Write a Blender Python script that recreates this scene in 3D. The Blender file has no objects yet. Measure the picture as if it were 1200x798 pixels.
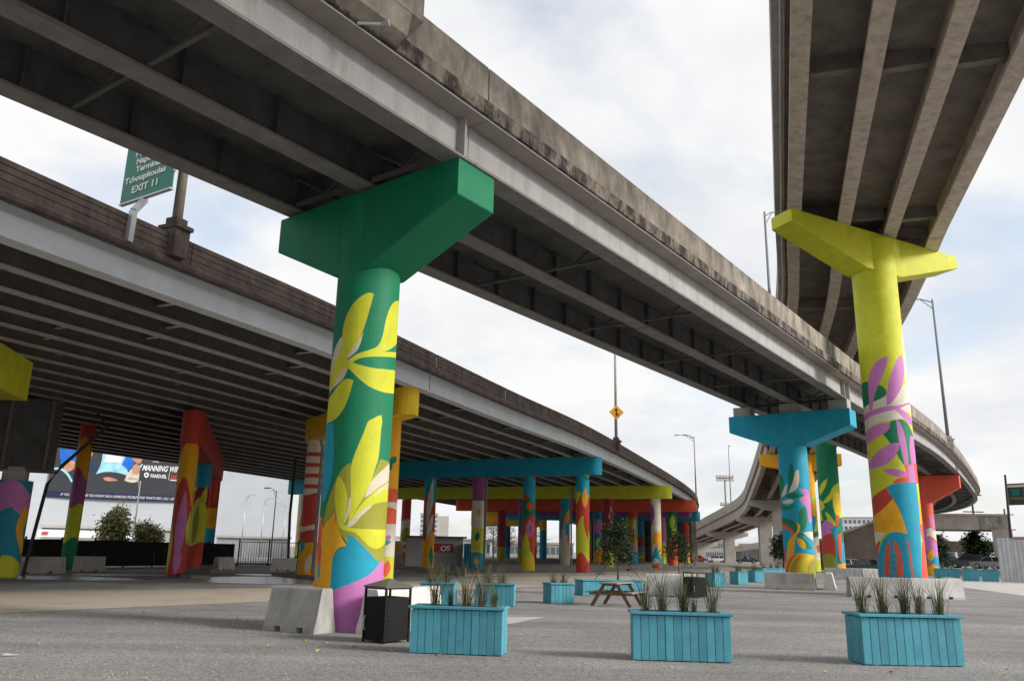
import bpy, bmesh, math, random
from mathutils import Vector, Matrix
from mathutils.geometry import delaunay_2d_cdt

SC = bpy.context.scene
COL = SC.collection
R_ = math.radians
random.seed(7)

# ------------------------------------------------------------------ camera
cd = bpy.data.cameras.new('camera'); cam = bpy.data.objects.new('camera', cd); COL.objects.link(cam)
cd.sensor_width = 36.0; cd.lens = 28.5; cd.clip_start = 0.1; cd.clip_end = 6000
PITCH, ROLL = R_(14.515), R_(1.18)
Fv = Vector((0, math.cos(PITCH), math.sin(PITCH))); U0 = Vector((0, -math.sin(PITCH), math.cos(PITCH))); R0 = Vector((1, 0, 0))
Rv = R0*math.cos(ROLL) + U0*math.sin(ROLL); Uv = U0*math.cos(ROLL) - R0*math.sin(ROLL)
m4 = Matrix((Rv, Uv, -Fv)).transposed().to_4x4(); m4.translation = (0, 0, 1.6)
cam.matrix_world = m4
SC.camera = cam

# ------------------------------------------------------------------ sky, sun, exposure
SUN_EL, SUN_AZ = 25.0, 107.0          # azimuth from +Y towards +X: the sun stands to the right, a little behind the camera
W = bpy.data.worlds.new('World'); SC.world = W; W.use_nodes = True
nt = W.node_tree; nt.nodes.clear()
def N(t, **k):
    n = nt.nodes.new(t)
    for a, b in k.items(): setattr(n, a, b)
    return n
out = N('ShaderNodeOutputWorld'); mixs = N('ShaderNodeMixShader')
bsky = N('ShaderNodeBackground'); bcl = N('ShaderNodeBackground')
sky = N('ShaderNodeTexSky', sky_type='NISHITA', sun_disc=False)
sky.sun_elevation = R_(SUN_EL); sky.sun_rotation = R_(SUN_AZ); sky.air_density = 1.0; sky.dust_density = 2.0
bsky.inputs['Strength'].default_value = 0.15
tc = N('ShaderNodeTexCoord'); sep = N('ShaderNodeSeparateXYZ')
nt.links.new(tc.outputs['Generated'], sep.inputs[0])
add = N('ShaderNodeMath', operation='ADD'); add.inputs[1].default_value = 0.22
mx = N('ShaderNodeMath', operation='MAXIMUM'); mx.inputs[1].default_value = 0.0
nt.links.new(sep.outputs['Z'], mx.inputs[0]); nt.links.new(mx.outputs[0], add.inputs[0])
dx = N('ShaderNodeMath', operation='DIVIDE'); dy = N('ShaderNodeMath', operation='DIVIDE')
nt.links.new(sep.outputs['X'], dx.inputs[0]); nt.links.new(add.outputs[0], dx.inputs[1])
nt.links.new(sep.outputs['Y'], dy.inputs[0]); nt.links.new(add.outputs[0], dy.inputs[1])
cmb = N('ShaderNodeCombineXYZ'); nt.links.new(dx.outputs[0], cmb.inputs[0]); nt.links.new(dy.outputs[0], cmb.inputs[1])
cmb.inputs[2].default_value = 1.3
n1 = N('ShaderNodeTexNoise'); n1.inputs['Scale'].default_value = 1.25; n1.inputs['Detail'].default_value = 9; n1.inputs['Roughness'].default_value = 0.56; n1.inputs['Distortion'].default_value = 0.25
n2 = N('ShaderNodeTexNoise'); n2.inputs['Scale'].default_value = 1.9; n2.inputs['Detail'].default_value = 8; n2.inputs['Roughness'].default_value = 0.55
for n in (n1, n2): nt.links.new(cmb.outputs[0], n.inputs['Vector'])
r1 = N('ShaderNodeValToRGB'); r1.color_ramp.elements[0].position = 0.37; r1.color_ramp.elements[0].color = (0.5, 0.5, 0.5, 1)
r1.color_ramp.elements[1].position = 0.52; r1.color_ramp.elements[1].color = (1, 1, 1, 1)
r2 = N('ShaderNodeValToRGB'); r2.color_ramp.elements[0].position = 0.33; r2.color_ramp.elements[0].color = (0.49, 0.505, 0.535, 1)
r2.color_ramp.elements[1].position = 0.60; r2.color_ramp.elements[1].color = (0.615, 0.615, 0.615, 1)
nt.links.new(n1.outputs['Fac'], r1.inputs['Fac']); nt.links.new(n2.outputs['Fac'], r2.inputs['Fac'])
nt.links.new(sky.outputs[0], bsky.inputs['Color']); nt.links.new(r2.outputs[0], bcl.inputs['Color'])
bcl.inputs['Strength'].default_value = 0.98
nt.links.new(r1.outputs[0], mixs.inputs[0]); nt.links.new(bsky.outputs[0], mixs.inputs[1]); nt.links.new(bcl.outputs[0], mixs.inputs[2])
nt.links.new(mixs.outputs[0], out.inputs[0])

sd = bpy.data.lights.new('sun', 'SUN'); sd.energy = 2.1; sd.angle = R_(14); sd.color = (1.0, 0.96, 0.9)
sun = bpy.data.objects.new('sun', sd); COL.objects.link(sun)
sv = Vector((math.sin(R_(SUN_AZ))*math.cos(R_(SUN_EL)), math.cos(R_(SUN_AZ))*math.cos(R_(SUN_EL)), math.sin(R_(SUN_EL))))
sun.rotation_euler = sv.to_track_quat('Z', 'Y').to_euler(); sun.location = sv*200
SC.view_settings.view_transform = 'Standard'; SC.view_settings.look = 'None'
SC.view_settings.exposure = 0.70; SC.view_settings.gamma = 1.0; SC.view_settings.use_curve_mapping = False
SC.cycles.max_bounces = 8; SC.cycles.diffuse_bounces = 5

# ------------------------------------------------------------------ materials
def mat(name, col, rough=0.8, var=0.12, scale=3.0, bump=0.0, bscale=40.0, streak=None, metal=0.0, spec=0.3, lo=0.35, hi=0.7):
    """painted / mineral surface: base colour varied by world-space noise, optional vertical streak stains (colour, amount, freq)"""
    m = bpy.data.materials.new(name); m.use_nodes = True
    t = m.node_tree; b = t.nodes['Principled BSDF']
    b.inputs['Roughness'].default_value = rough; b.inputs['Metallic'].default_value = metal
    b.inputs['Specular IOR Level'].default_value = spec
    g = t.nodes.new('ShaderNodeNewGeometry')
    no = t.nodes.new('ShaderNodeTexNoise'); no.inputs['Scale'].default_value = scale; no.inputs['Detail'].default_value = 7; no.inputs['Roughness'].default_value = 0.65
    t.links.new(g.outputs['Position'], no.inputs['Vector'])
    rp = t.nodes.new('ShaderNodeValToRGB')
    a = [c*(1-var) for c in col]; c2 = [min(0.95, c*(1+var*0.7)) for c in col]
    rp.color_ramp.elements[0].position = lo; rp.color_ramp.elements[0].color = (*a, 1)
    rp.color_ramp.elements[1].position = hi; rp.color_ramp.elements[1].color = (*c2, 1)
    t.links.new(no.outputs['Fac'], rp.inputs['Fac'])
    last = rp.outputs[0]
    if streak:
        scol, amt, fr, p0, p1 = streak[:5]; asp = streak[5] if len(streak) > 5 else 0.16
        mp = t.nodes.new('ShaderNodeMapping'); mp.inputs['Scale'].default_value = (fr, fr, fr*asp)
        t.links.new(g.outputs['Position'], mp.inputs['Vector'])
        n3 = t.nodes.new('ShaderNodeTexNoise'); n3.inputs['Scale'].default_value = 1.0; n3.inputs['Detail'].default_value = 6; n3.inputs['Roughness'].default_value = 0.7
        t.links.new(mp.outputs[0], n3.inputs['Vector'])
        rr = t.nodes.new('ShaderNodeMapRange'); rr.inputs['From Min'].default_value = p0; rr.inputs['From Max'].default_value = p1; rr.inputs['To Max'].default_value = amt
        t.links.new(n3.outputs['Fac'], rr.inputs['Value'])
        mi = t.nodes.new('ShaderNodeMix'); mi.data_type = 'RGBA'
        t.links.new(rr.outputs[0], mi.inputs[0]); t.links.new(last, mi.inputs[6]); mi.inputs[7].default_value = (*scol, 1)
        last = mi.outputs[2]
    t.links.new(last, b.inputs['Base Color'])
    if bump:
        n4 = t.nodes.new('ShaderNodeTexNoise'); n4.inputs['Scale'].default_value = bscale; n4.inputs['Detail'].default_value = 5
        t.links.new(g.outputs['Position'], n4.inputs['Vector'])
        bp = t.nodes.new('ShaderNodeBump'); bp.inputs['Strength'].default_value = bump; bp.inputs['Distance'].default_value = 0.02
        t.links.new(n4.outputs['Fac'], bp.inputs['Height']); t.links.new(bp.outputs[0], b.inputs['Normal'])
    return m
def gravel_mat():
    m = mat('gravel', (0.385, 0.368, 0.358), 0.95, 0.22, 0.22, 0, spec=0.15)
    t = m.node_tree; b = t.nodes['Principled BSDF']; g = [n for n in t.nodes if n.type == 'NEW_GEOMETRY'][0]
    base = b.inputs['Base Color'].links[0].from_socket
    v = t.nodes.new('ShaderNodeTexVoronoi'); v.inputs['Scale'].default_value = 48
    t.links.new(g.outputs['Position'], v.inputs['Vector'])
    rp = t.nodes.new('ShaderNodeValToRGB'); rp.color_ramp.elements[0].color = (0.6, 0.6, 0.61, 1); rp.color_ramp.elements[1].color = (1.35, 1.34, 1.32, 1)
    sp = t.nodes.new('ShaderNodeSeparateColor'); t.links.new(v.outputs['Color'], sp.inputs[0]); t.links.new(sp.outputs[0], rp.inputs['Fac'])
    n5 = t.nodes.new('ShaderNodeTexNoise'); n5.inputs['Scale'].default_value = 9; n5.inputs['Detail'].default_value = 8; n5.inputs['Roughness'].default_value = 0.8
    t.links.new(g.outputs['Position'], n5.inputs['Vector'])
    rp2 = t.nodes.new('ShaderNodeMapRange'); rp2.inputs['From Min'].default_value = 0.3; rp2.inputs['From Max'].default_value = 0.7; rp2.inputs['To Min'].default_value = 0.72; rp2.inputs['To Max'].default_value = 1.25
    t.links.new(n5.outputs['Fac'], rp2.inputs['Value'])
    mi = t.nodes.new('ShaderNodeMix'); mi.data_type = 'RGBA'; mi.blend_type = 'MULTIPLY'; mi.inputs[0].default_value = 1
    t.links.new(base, mi.inputs[6]); t.links.new(rp.outputs[0], mi.inputs[7])
    mj = t.nodes.new('ShaderNodeMix'); mj.data_type = 'RGBA'; mj.blend_type = 'MULTIPLY'; mj.inputs[0].default_value = 1
    t.links.new(mi.outputs[2], mj.inputs[6]); t.links.new(rp2.outputs[0], mj.inputs[7])
    t.links.new(mj.outputs[2], b.inputs['Base Color'])
    mp = t.nodes.new('ShaderNodeMapping'); mp.inputs['Rotation'].default_value = (0, 0, R_(68)); mp.inputs['Scale'].default_value = (0.07, 0.9, 1)
    n6 = t.nodes.new('ShaderNodeTexNoise'); n6.inputs['Scale'].default_value = 1; n6.inputs['Detail'].default_value = 4; n6.inputs['Distortion'].default_value = 0.6
    t.links.new(g.outputs['Position'], mp.inputs['Vector']); t.links.new(mp.outputs[0], n6.inputs['Vector'])
    r6 = t.nodes.new('ShaderNodeMapRange'); r6.inputs['From Min'].default_value = 0.35; r6.inputs['From Max'].default_value = 0.65; r6.inputs['To Min'].default_value = 0.86; r6.inputs['To Max'].default_value = 1.08
    t.links.new(n6.outputs['Fac'], r6.inputs['Value'])
    mk = t.nodes.new('ShaderNodeMix'); mk.data_type = 'RGBA'; mk.blend_type = 'MULTIPLY'; mk.inputs[0].default_value = 1
    t.links.new(mj.outputs[2], mk.inputs[6]); t.links.new(r6.outputs[0], mk.inputs[7]); t.links.new(mk.outputs[2], b.inputs['Base Color'])
    bp = t.nodes.new('ShaderNodeBump'); bp.inputs['Strength'].default_value = 0.7; bp.inputs['Distance'].default_value = 0.02; bp.invert = True
    t.links.new(v.outputs['Distance'], bp.inputs['Height']); t.links.new(bp.outputs[0], b.inputs['Normal'])
    return m
M = {}
M['gravel'] = gravel_mat()
M['asphalt'] = mat('asphalt', (0.40, 0.39, 0.38), 0.75, 0.45, 0.25, 0.3, 60, spec=0.4)
M['wet'] = mat('wet_pavement', (0.34, 0.335, 0.33), 0.22, 0.3, 0.6, 0.15, 20, spec=0.5)
M['road'] = mat('worn_concrete_road', (0.55, 0.47, 0.375), 0.9, 0.25, 0.5, 0.2, 30, streak=((0.25, 0.23, 0.21), 0.6, 0.5, 0.5, 0.7))
M['kerb'] = mat('kerb_concrete', (0.24, 0.22, 0.20), 0.9, 0.25, 1.0, 0.2, 30)
M['path'] = mat('pale_concrete', (0.60, 0.57, 0.54), 0.9, 0.12, 0.6, 0.1, 30)
M['conc'] = mat('concrete', (0.40, 0.385, 0.355), 0.9, 0.16, 1.2, 0.25, 25, streak=((0.23, 0.21, 0.19), 0.5, 1.2, 0.48, 0.72))
M['barrier'] = mat('barrier_concrete', (0.43, 0.42, 0.40), 0.92, 0.2, 2.2, 0.35, 35, streak=((0.22, 0.21, 0.2), 0.55, 2.2, 0.5, 0.72))
M['white_barrier'] = mat('pale_barrier_concrete', (0.68, 0.66, 0.63), 0.9, 0.12, 2.0, 0.25, 35, streak=((0.36, 0.34, 0.31), 0.5, 2.0, 0.52, 0.75))
M['stained'] = mat('stained_concrete', (0.40, 0.36, 0.305), 0.92, 0.3, 1.4, 0.3, 20, streak=((0.08, 0.07, 0.062), 0.8, 1.5, 0.36, 0.68, 0.4))
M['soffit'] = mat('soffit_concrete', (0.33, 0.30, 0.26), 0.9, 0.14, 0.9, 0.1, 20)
M['black_stain'] = mat('mould_stained_concrete', (0.25, 0.215, 0.175), 0.95, 0.25, 3.2, 0.2, 20, streak=((0.035, 0.03, 0.028), 0.95, 2.2, 0.40, 0.56, 0.6))
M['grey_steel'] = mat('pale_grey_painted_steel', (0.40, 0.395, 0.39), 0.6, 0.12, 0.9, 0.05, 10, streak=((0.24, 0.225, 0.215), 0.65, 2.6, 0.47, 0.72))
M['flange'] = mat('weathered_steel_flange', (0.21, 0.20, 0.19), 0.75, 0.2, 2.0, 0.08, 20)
M['dark_steel'] = mat('dark_bridge_steel', (0.105, 0.102, 0.1), 0.8, 0.3, 1.5, 0.05, 20)  # much darker than the pale grey of the outer girder
M['deck_under'] = mat('dark_deck_soffit', (0.12, 0.115, 0.108), 0.95, 0.3, 1.2, 0.1, 20)  # deck bays between the girders, darker than the overhang soffit
M['blue_steel'] = mat('pale_blue_grey_steel', (0.57, 0.60, 0.62), 0.55, 0.1, 0.7, 0.03, 10, streak=((0.42, 0.44, 0.45), 0.5, 1.5, 0.5, 0.75))
M['brown_conc'] = mat('brown_formed_concrete', (0.135, 0.105, 0.09), 0.95, 0.35, 2.0, 0.4, 25, streak=((0.05, 0.042, 0.038), 0.7, 2.2, 0.45, 0.68))
M['tan_girder'] = mat('tan_concrete_girder', (0.52, 0.45, 0.375), 0.85, 0.22, 2.2, 0.1, 12, streak=((0.2, 0.13, 0.09), 0.5, 2.6, 0.5, 0.7))
M['brown_wall'] = mat('brown_weathered_concrete', (0.17, 0.14, 0.115), 0.95, 0.3, 0.5, 0.1, 10)
M['b2_web'] = mat('dark_girder_web', (0.13, 0.12, 0.11), 0.85, 0.2, 1.5)  # web set darker than its flange for contrast
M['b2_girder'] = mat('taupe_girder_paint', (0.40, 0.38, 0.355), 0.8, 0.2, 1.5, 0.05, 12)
M['b2_under'] = mat('grey_deck_soffit', (0.14, 0.132, 0.125), 0.95, 0.25, 1.2, 0.1, 20)  # deck underside set darker than the girder flanges
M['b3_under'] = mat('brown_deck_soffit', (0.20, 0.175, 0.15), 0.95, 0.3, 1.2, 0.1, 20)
M['ramp_conc'] = mat('aged_ramp_concrete', (0.42, 0.38, 0.33), 0.92, 0.2, 0.6, 0.2, 15, streak=((0.22, 0.19, 0.16), 0.6, 0.9, 0.48, 0.72, 0.4))
M['pier_conc'] = mat('pale_pier_concrete', (0.50, 0.475, 0.43), 0.92, 0.14, 0.7, 0.15, 15, streak=((0.3, 0.28, 0.25), 0.5, 0.8, 0.5, 0.72))
def paint(name, col, rough=0.62):
    M[name] = mat(name+'_paint', col, rough, 0.12, 1.7, 0.22, 26, streak=(tuple(c*0.55+0.03 for c in col), 0.4, 1.8, 0.52, 0.78, 0.25), spec=0.35)
paint('green', (0.003, 0.20, 0.09)); paint('lime', (0.60, 0.615, 0.03)); paint('blue', (0.010, 0.335, 0.49)); paint('pink', (0.58, 0.20, 0.50))
paint('orange', (0.83, 0.40, 0.012)); paint('yellow', (0.82, 0.62, 0.03)); paint('gold', (0.85, 0.56, 0.02)); paint('coral', (0.75, 0.105, 0.05)); paint('red', (0.56, 0.055, 0.035))
paint('tan', (0.66, 0.57, 0.45)); paint('cream', (0.72, 0.66, 0.54)); paint('olive', (0.33, 0.32, 0.03)); paint('purple', (0.34, 0.09, 0.27)); paint('maroon', (0.30, 0.03, 0.04)); paint('teal', (0.01, 0.25, 0.36))
M['planter'] = mat('turquoise_board_paint', (0.095, 0.36, 0.455), 0.6, 0.1, 5.0, 0.12, 60, streak=((0.05, 0.24, 0.31), 0.5, 9.0, 0.5, 0.72))
_t = M['planter'].node_tree; _b = _t.nodes['Principled BSDF']; _src = _b.inputs['Base Color'].links[0].from_socket
_oi = _t.nodes.new('ShaderNodeObjectInfo'); _hs = _t.nodes.new('ShaderNodeHueSaturation'); _mr = _t.nodes.new('ShaderNodeMapRange'); _mr.inputs['To Min'].default_value = 0.84; _mr.inputs['To Max'].default_value = 1.12
_t.links.new(_oi.outputs['Random'], _mr.inputs['Value']); _t.links.new(_mr.outputs[0], _hs.inputs['Value']); _t.links.new(_src, _hs.inputs['Color']); _t.links.new(_hs.outputs[0], _b.inputs['Base Color'])
M['gap'] = mat('dark_board_gap', (0.02, 0.07, 0.09), 0.9, 0.1)
M['soil'] = mat('potting_soil', (0.05, 0.035, 0.025), 0.98, 0.4, 12, 0.6, 40)
M['black_metal'] = mat('black_powder_coat', (0.010, 0.010, 0.011), 0.6, 0.2, 6, 0.1, 60, spec=0.2)
M['bin_roof'] = mat('brown_bin_roof', (0.13, 0.11, 0.10), 0.45, 0.2, 6, 0.05, 60, spec=0.5)
M['wood'] = mat('brown_table_timber', (0.19, 0.105, 0.06), 0.8, 0.3, 6, 0.2, 40)
M['wood_top'] = mat('weathered_table_timber', (0.33, 0.29, 0.25), 0.85, 0.2, 6, 0.2, 40)
M['pole'] = mat('tan_galvanised_pole', (0.36, 0.31, 0.26), 0.6, 0.12, 2, 0.03)
M['galv'] = mat('galvanised_steel', (0.52, 0.53, 0.54), 0.42, 0.12, 3, 0.03, metal=0.5)
M['grey_pole'] = mat('grey_lamp_pole', (0.22, 0.22, 0.225), 0.55, 0.1, 3)
M['dark_pole'] = mat('dark_pole', (0.05, 0.047, 0.045), 0.7, 0.2, 3)
M['sign_green'] = mat('green_sign_sheeting', (0.0, 0.17, 0.105), 0.4, 0.05, 1, spec=0.4)
M['white'] = mat('white_sheeting', (0.80, 0.80, 0.79), 0.5, 0.03, 1)
M['sign_orange'] = mat('amber_sign_sheeting', (0.78, 0.33, 0.03), 0.45, 0.05, 1)
M['black'] = mat('black_print', (0.012, 0.012, 0.012), 0.6, 0.05, 1)
M['siding'] = mat('white_metal_siding', (0.50, 0.53, 0.56), 0.5, 0.05, 0.2, 0)
M['grey_bld'] = mat('grey_building_cladding', (0.36, 0.37, 0.38), 0.8, 0.1, 0.5)
M['glass'] = mat('window_glass', (0.14, 0.19, 0.24), 0.15, 0.2, 0.3, spec=0.6)
M['tower'] = mat('pale_tower_wall', (0.50, 0.53, 0.56), 0.7, 0.05, 0.3)
M['fence_black'] = mat('black_fence_screen', (0.017, 0.017, 0.018), 0.9, 0.3, 2)
M['bark'] = mat('bark', (0.11, 0.085, 0.065), 0.95, 0.3, 6, 0.3, 30)
M['twig'] = mat('bare_twig_bark', (0.20, 0.145, 0.12), 0.95, 0.25, 4)
M['leaf'] = mat('green_leaf', (0.050, 0.085, 0.022), 0.6, 0.45, 1.3)
M['leaf_dark'] = mat('dark_green_leaf', (0.022, 0.045, 0.016), 0.6, 0.45, 1.3)
M['leaf_olive'] = mat('olive_leaf', (0.18, 0.165, 0.07), 0.65, 0.4, 1.3)
M['grass'] = mat('reed_grass_blade', (0.085, 0.118, 0.045), 0.7, 0.45, 9)
M['grass_dry'] = mat('dry_reed_grass_blade', (0.23, 0.17, 0.11), 0.75, 0.35, 9)
M['lawn'] = mat('lawn', (0.13, 0.16, 0.045), 0.95, 0.35, 0.8)
M['petal'] = mat('yellow_leaf_litter', (0.62, 0.52, 0.14), 0.8, 0.2, 9)
M['litter'] = mat('white_paper', (0.75, 0.75, 0.74), 0.8, 0.05)
M['navy'] = mat('navy_print', (0.02, 0.025, 0.075), 0.5, 0.05); M['poster'] = mat('charcoal_print', (0.045, 0.047, 0.055), 0.5, 0.1, .3)
M['print_blue'] = mat('blue_print', (0.02, 0.16, 0.60), 0.5, 0.3, .6); M['print_cyan'] = mat('cyan_print', (0.35, 0.68, 0.80), 0.5, 0.25, .8); M['skin_print'] = mat('skin_tone_print', (0.55, 0.27, 0.17), 0.5, 0.3, .8); M['print_dark'] = mat('dark_blue_print', (0.03, 0.05, 0.12), 0.5, .3, .8)
M['red_print'] = mat('red_print', (0.62, 0.05, 0.05), 0.5, 0.05)
M['car_dark'] = mat('dark_car_paint', (0.05, 0.055, 0.07), 0.25, 0.1, spec=0.6); M['car_grey'] = mat('grey_car_paint', (0.27, 0.26, 0.265), 0.25, 0.1, spec=0.6); M['car_white'] = mat('white_car_paint', (0.72, 0.72, 0.72), 0.3, 0.05, spec=0.6); M['car_red'] = mat('red_car_paint', (0.35, 0.03, 0.03), 0.3, 0.05, spec=0.6)
M['car_glass'] = mat('car_glass', (0.03, 0.035, 0.04), 0.08, 0.1, spec=0.7); M['tyre'] = mat('tyre_rubber', (0.02, 0.02, 0.02), 0.9, 0.1); M['rim'] = mat('alloy_rim', (0.4, 0.4, 0.4), 0.35, 0.1, metal=0.7)
M['corrugated'] = mat('pale_corrugated_sheet', (0.55, 0.57, 0.58), 0.5, 0.14, 1.5, 0.03, metal=0.2, streak=((0.36, 0.35, 0.33), 0.5, 2.2, 0.5, 0.75))
M['brick_red'] = mat('reddish_roof', (0.34, 0.18, 0.15), 0.9, 0.2, 0.5)
M['rust'] = mat('rusty_trim', (0.28, 0.07, 0.05), 0.8, 0.3, 4)

# ------------------------------------------------------------------ mesh helpers
class MB:
    def __init__(s): s.v = []; s.f = []; s.m = []
    def add(s, vs, fs, mi=0):
        o = len(s.v); s.v += [tuple(p) for p in vs]
        for f in fs: s.f.append([o+i for i in f]); s.m.append(mi)
    def box(s, c, d, rz=0.0, mi=0, taper=None):
        x, y, z = d[0]/2, d[1]/2, d[2]/2; tx, ty = taper or (1, 1)
        P = [(-x,-y,-z),(x,-y,-z),(x,y,-z),(-x,y,-z),(-x*tx,-y*ty,z),(x*tx,-y*ty,z),(x*tx,y*ty,z),(-x*tx,y*ty,z)]
        cr, sr = math.cos(rz), math.sin(rz)
        s.add([(c[0]+p[0]*cr-p[1]*sr, c[1]+p[0]*sr+p[1]*cr, c[2]+p[2]) for p in P],
              [(0,3,2,1),(4,5,6,7),(0,1,5,4),(1,2,6,5),(2,3,7,6),(3,0,4,7)], mi)
    def beam(s, a, b, w, h, mi=0, up=(0,0,1)):
        a, b = Vector(a), Vector(b); d = (b-a).normalized(); u = Vector(up)
        sd = d.cross(u)
        if sd.length < 1e-4: sd = d.cross(Vector((1,0,0)))
        sd.normalize(); u = sd.cross(d)
        P = [a+sd*sx*w/2+u*sz*h/2 for sx, sz in ((-1,-1),(1,-1),(1,1),(-1,1))]+[b+sd*sx*w/2+u*sz*h/2 for sx, sz in ((-1,-1),(1,-1),(1,1),(-1,1))]
        s.add(P, [(0,1,2,3),(7,6,5,4),(0,4,5,1),(1,5,6,2),(2,6,7,3),(3,7,4,0)], mi)
    def tube(s, pts, r, n=8, mi=0, cap=True):
        pts = [Vector(p) for p in pts]; rr = r if isinstance(r, (list, tuple)) else [r]*len(pts)
        rings = []; ref = Vector((0.13, 0.07, 1)).normalized()
        for i, p in enumerate(pts):
            d = (pts[min(i+1, len(pts)-1)]-pts[max(i-1, 0)]).normalized()
            a = d.cross(ref)
            if a.length < 0.15: a = d.cross(Vector((1, 0, 0)))
            a.normalize(); b = d.cross(a)
            rings.append([p+(a*math.cos(2*math.pi*k/n)+b*math.sin(2*math.pi*k/n))*rr[i] for k in range(n)])
        vs = [q for g in rings for q in g]; fs = []
        for i in range(len(pts)-1):
            for k in range(n):
                k2 = (k+1) % n; fs.append((i*n+k, i*n+k2, (i+1)*n+k2, (i+1)*n+k))
        if cap: fs.append(tuple(range(n-1, -1, -1))); fs.append(tuple((len(pts)-1)*n+k for k in range(n)))
        s.add(vs, fs, mi)
    def prism(s, poly, z0, z1, mi=0):
        n = len(poly); vs = [(x, y, z0) for x, y in poly]+[(x, y, z1) for x, y in poly]
        fs = [tuple(range(n-1, -1, -1)), tuple(range(n, 2*n))]+[(i, (i+1) % n, n+(i+1) % n, n+i) for i in range(n)]
        s.add(vs, fs, mi)
    def extr(s, poly, o, ax, dv, mi=0):
        """polygon of (a, z) drawn along horizontal unit vector ax from o, extruded by vector dv"""
        n = len(poly); o = Vector(o); ax = Vector(ax); dv = Vector(dv)
        A = [o+ax*a+Vector((0, 0, z)) for a, z in poly]; B = [p+dv for p in A]
        s.add(A+B, [tuple(range(n)), tuple(range(2*n-1, n-1, -1))]+[(i, n+i, n+(i+1) % n, (i+1) % n) for i in range(n)], mi)
    def build(s, name, mats, parent=None, smooth=False, fix=True):
        me = bpy.data.meshes.new(name); me.from_pydata(s.v, [], s.f)
        ms = mats if isinstance(mats, (list, tuple)) else [mats]
        for m in ms: me.materials.append(M[m] if isinstance(m, str) else m)
        if len(ms) > 1: me.polygons.foreach_set('material_index', s.m)
        if fix:
            bm = bmesh.new(); bm.from_mesh(me); bmesh.ops.recalc_face_normals(bm, faces=bm.faces); bm.to_mesh(me); bm.free()
        if smooth:
            me.polygons.foreach_set('use_smooth', [True]*len(me.polygons))
        me.update()
        return link(name, me, parent)
def link(name, me, parent=None):
    o = bpy.data.objects.new(name, me); COL.objects.link(o)
    if parent is not None: o.parent = parent
    return o
def tag(o, label, cat, group=None):
    o['label'] = label; o['category'] = cat
    if group: o['group'] = group
    return o
def empty(name, loc=(0,0,0), label=None, cat=None, group=None, rz=0.0):
    o = bpy.data.objects.new(name, None); COL.objects.link(o); o.location = loc; o.rotation_euler = (0, 0, rz)
    o.empty_display_size = 0.2
    if label: tag(o, label, cat, group)
    return o
def structure(o): o['kind'] = 'structure'; return o
def stuff(o): o['kind'] = 'stuff'; return o
def copy_tree(o, parent=None):
    c = o.copy(); COL.objects.link(c); c.parent = parent
    for ch in list(o.children): copy_tree(ch, c)
    return c
def polar(az, r, z=0.0): return (r*math.sin(R_(az)), r*math.cos(R_(az)), z)
def dirv(az): return Vector((math.sin(R_(az)), math.cos(R_(az)), 0))

class Path:
    """smooth plan curve with its own station t (metres), right-hand normal and height profile"""
    def __init__(s, pts, t0pt, prof, bank=None):
        P = [Vector((p[0], p[1])) for p in pts]; P = [P[0]*2-P[1]]+P+[P[-1]*2-P[-2]]
        D = []
        for i in range(1, len(P)-2):
            n = max(2, int((P[i+1]-P[i]).length/1.0))
            for k in range(n):
                u = k/n; a, b, c, d = P[i-1], P[i], P[i+1], P[i+2]
                D.append(0.5*((2*b)+(c-a)*u+(2*a-5*b+4*c-d)*u*u+(3*b-a-3*c+d)*u**3))
        D.append(P[-2]); s.D = D; s.L = [0.0]
        for i in range(1, len(D)): s.L.append(s.L[-1]+(D[i]-D[i-1]).length)
        k = min(range(len(D)), key=lambda i: (D[i]-Vector(t0pt)).length); s.off = s.L[k]; s.prof = prof; s.bank = bank
        s.tmin = -s.off; s.tmax = s.L[-1]-s.off
    def frame(s, t):
        l = min(max(t+s.off, 0), s.L[-1]-1e-6); import bisect
        i = max(0, min(bisect.bisect_right(s.L, l)-1, len(s.D)-2)); u = (l-s.L[i])/max(1e-6, s.L[i+1]-s.L[i])
        p = s.D[i].lerp(s.D[i+1], u); a = s.D[max(0, i-1)]; b = s.D[min(len(s.D)-1, i+2)]; d = (b-a).normalized()
        return p, d, Vector((d.y, -d.x))
    def z(s, t): return interp(s.prof, t)
    def pt(s, t, u, dz=0.0):
        p, d, n = s.frame(t); q = p+n*u
        return Vector((q.x, q.y, s.z(t)+dz+(interp(s.bank, t)*u if s.bank else 0)))
    def sweep(s, mb, prof, t0, t1, step=2.0, mi=0, caps=True):
        n = max(1, int(math.ceil((t1-t0)/step))); k = len(prof); vs = []
        for i in range(n+1):
            t = t0+(t1-t0)*i/n
            pr = prof(t) if callable(prof) else prof
            k = len(pr)
            vs += [s.pt(t, u, z) for u, z in pr]
        fs = [(i*k+j, i*k+(j+1) % k, (i+1)*k+(j+1) % k, (i+1)*k+j) for i in range(n) for j in range(k)]
        if caps: fs += [tuple(range(k-1, -1, -1)), tuple(n*k+j for j in range(k))]
        mb.add(vs, fs, mi)
def interp(tab, t):
    if t <= tab[0][0]: return tab[0][1]
    for (a, va), (b, vb) in zip(tab, tab[1:]):
        if t <= b: return va+(vb-va)*(t-a)/(b-a)
    return tab[-1][1]

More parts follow.
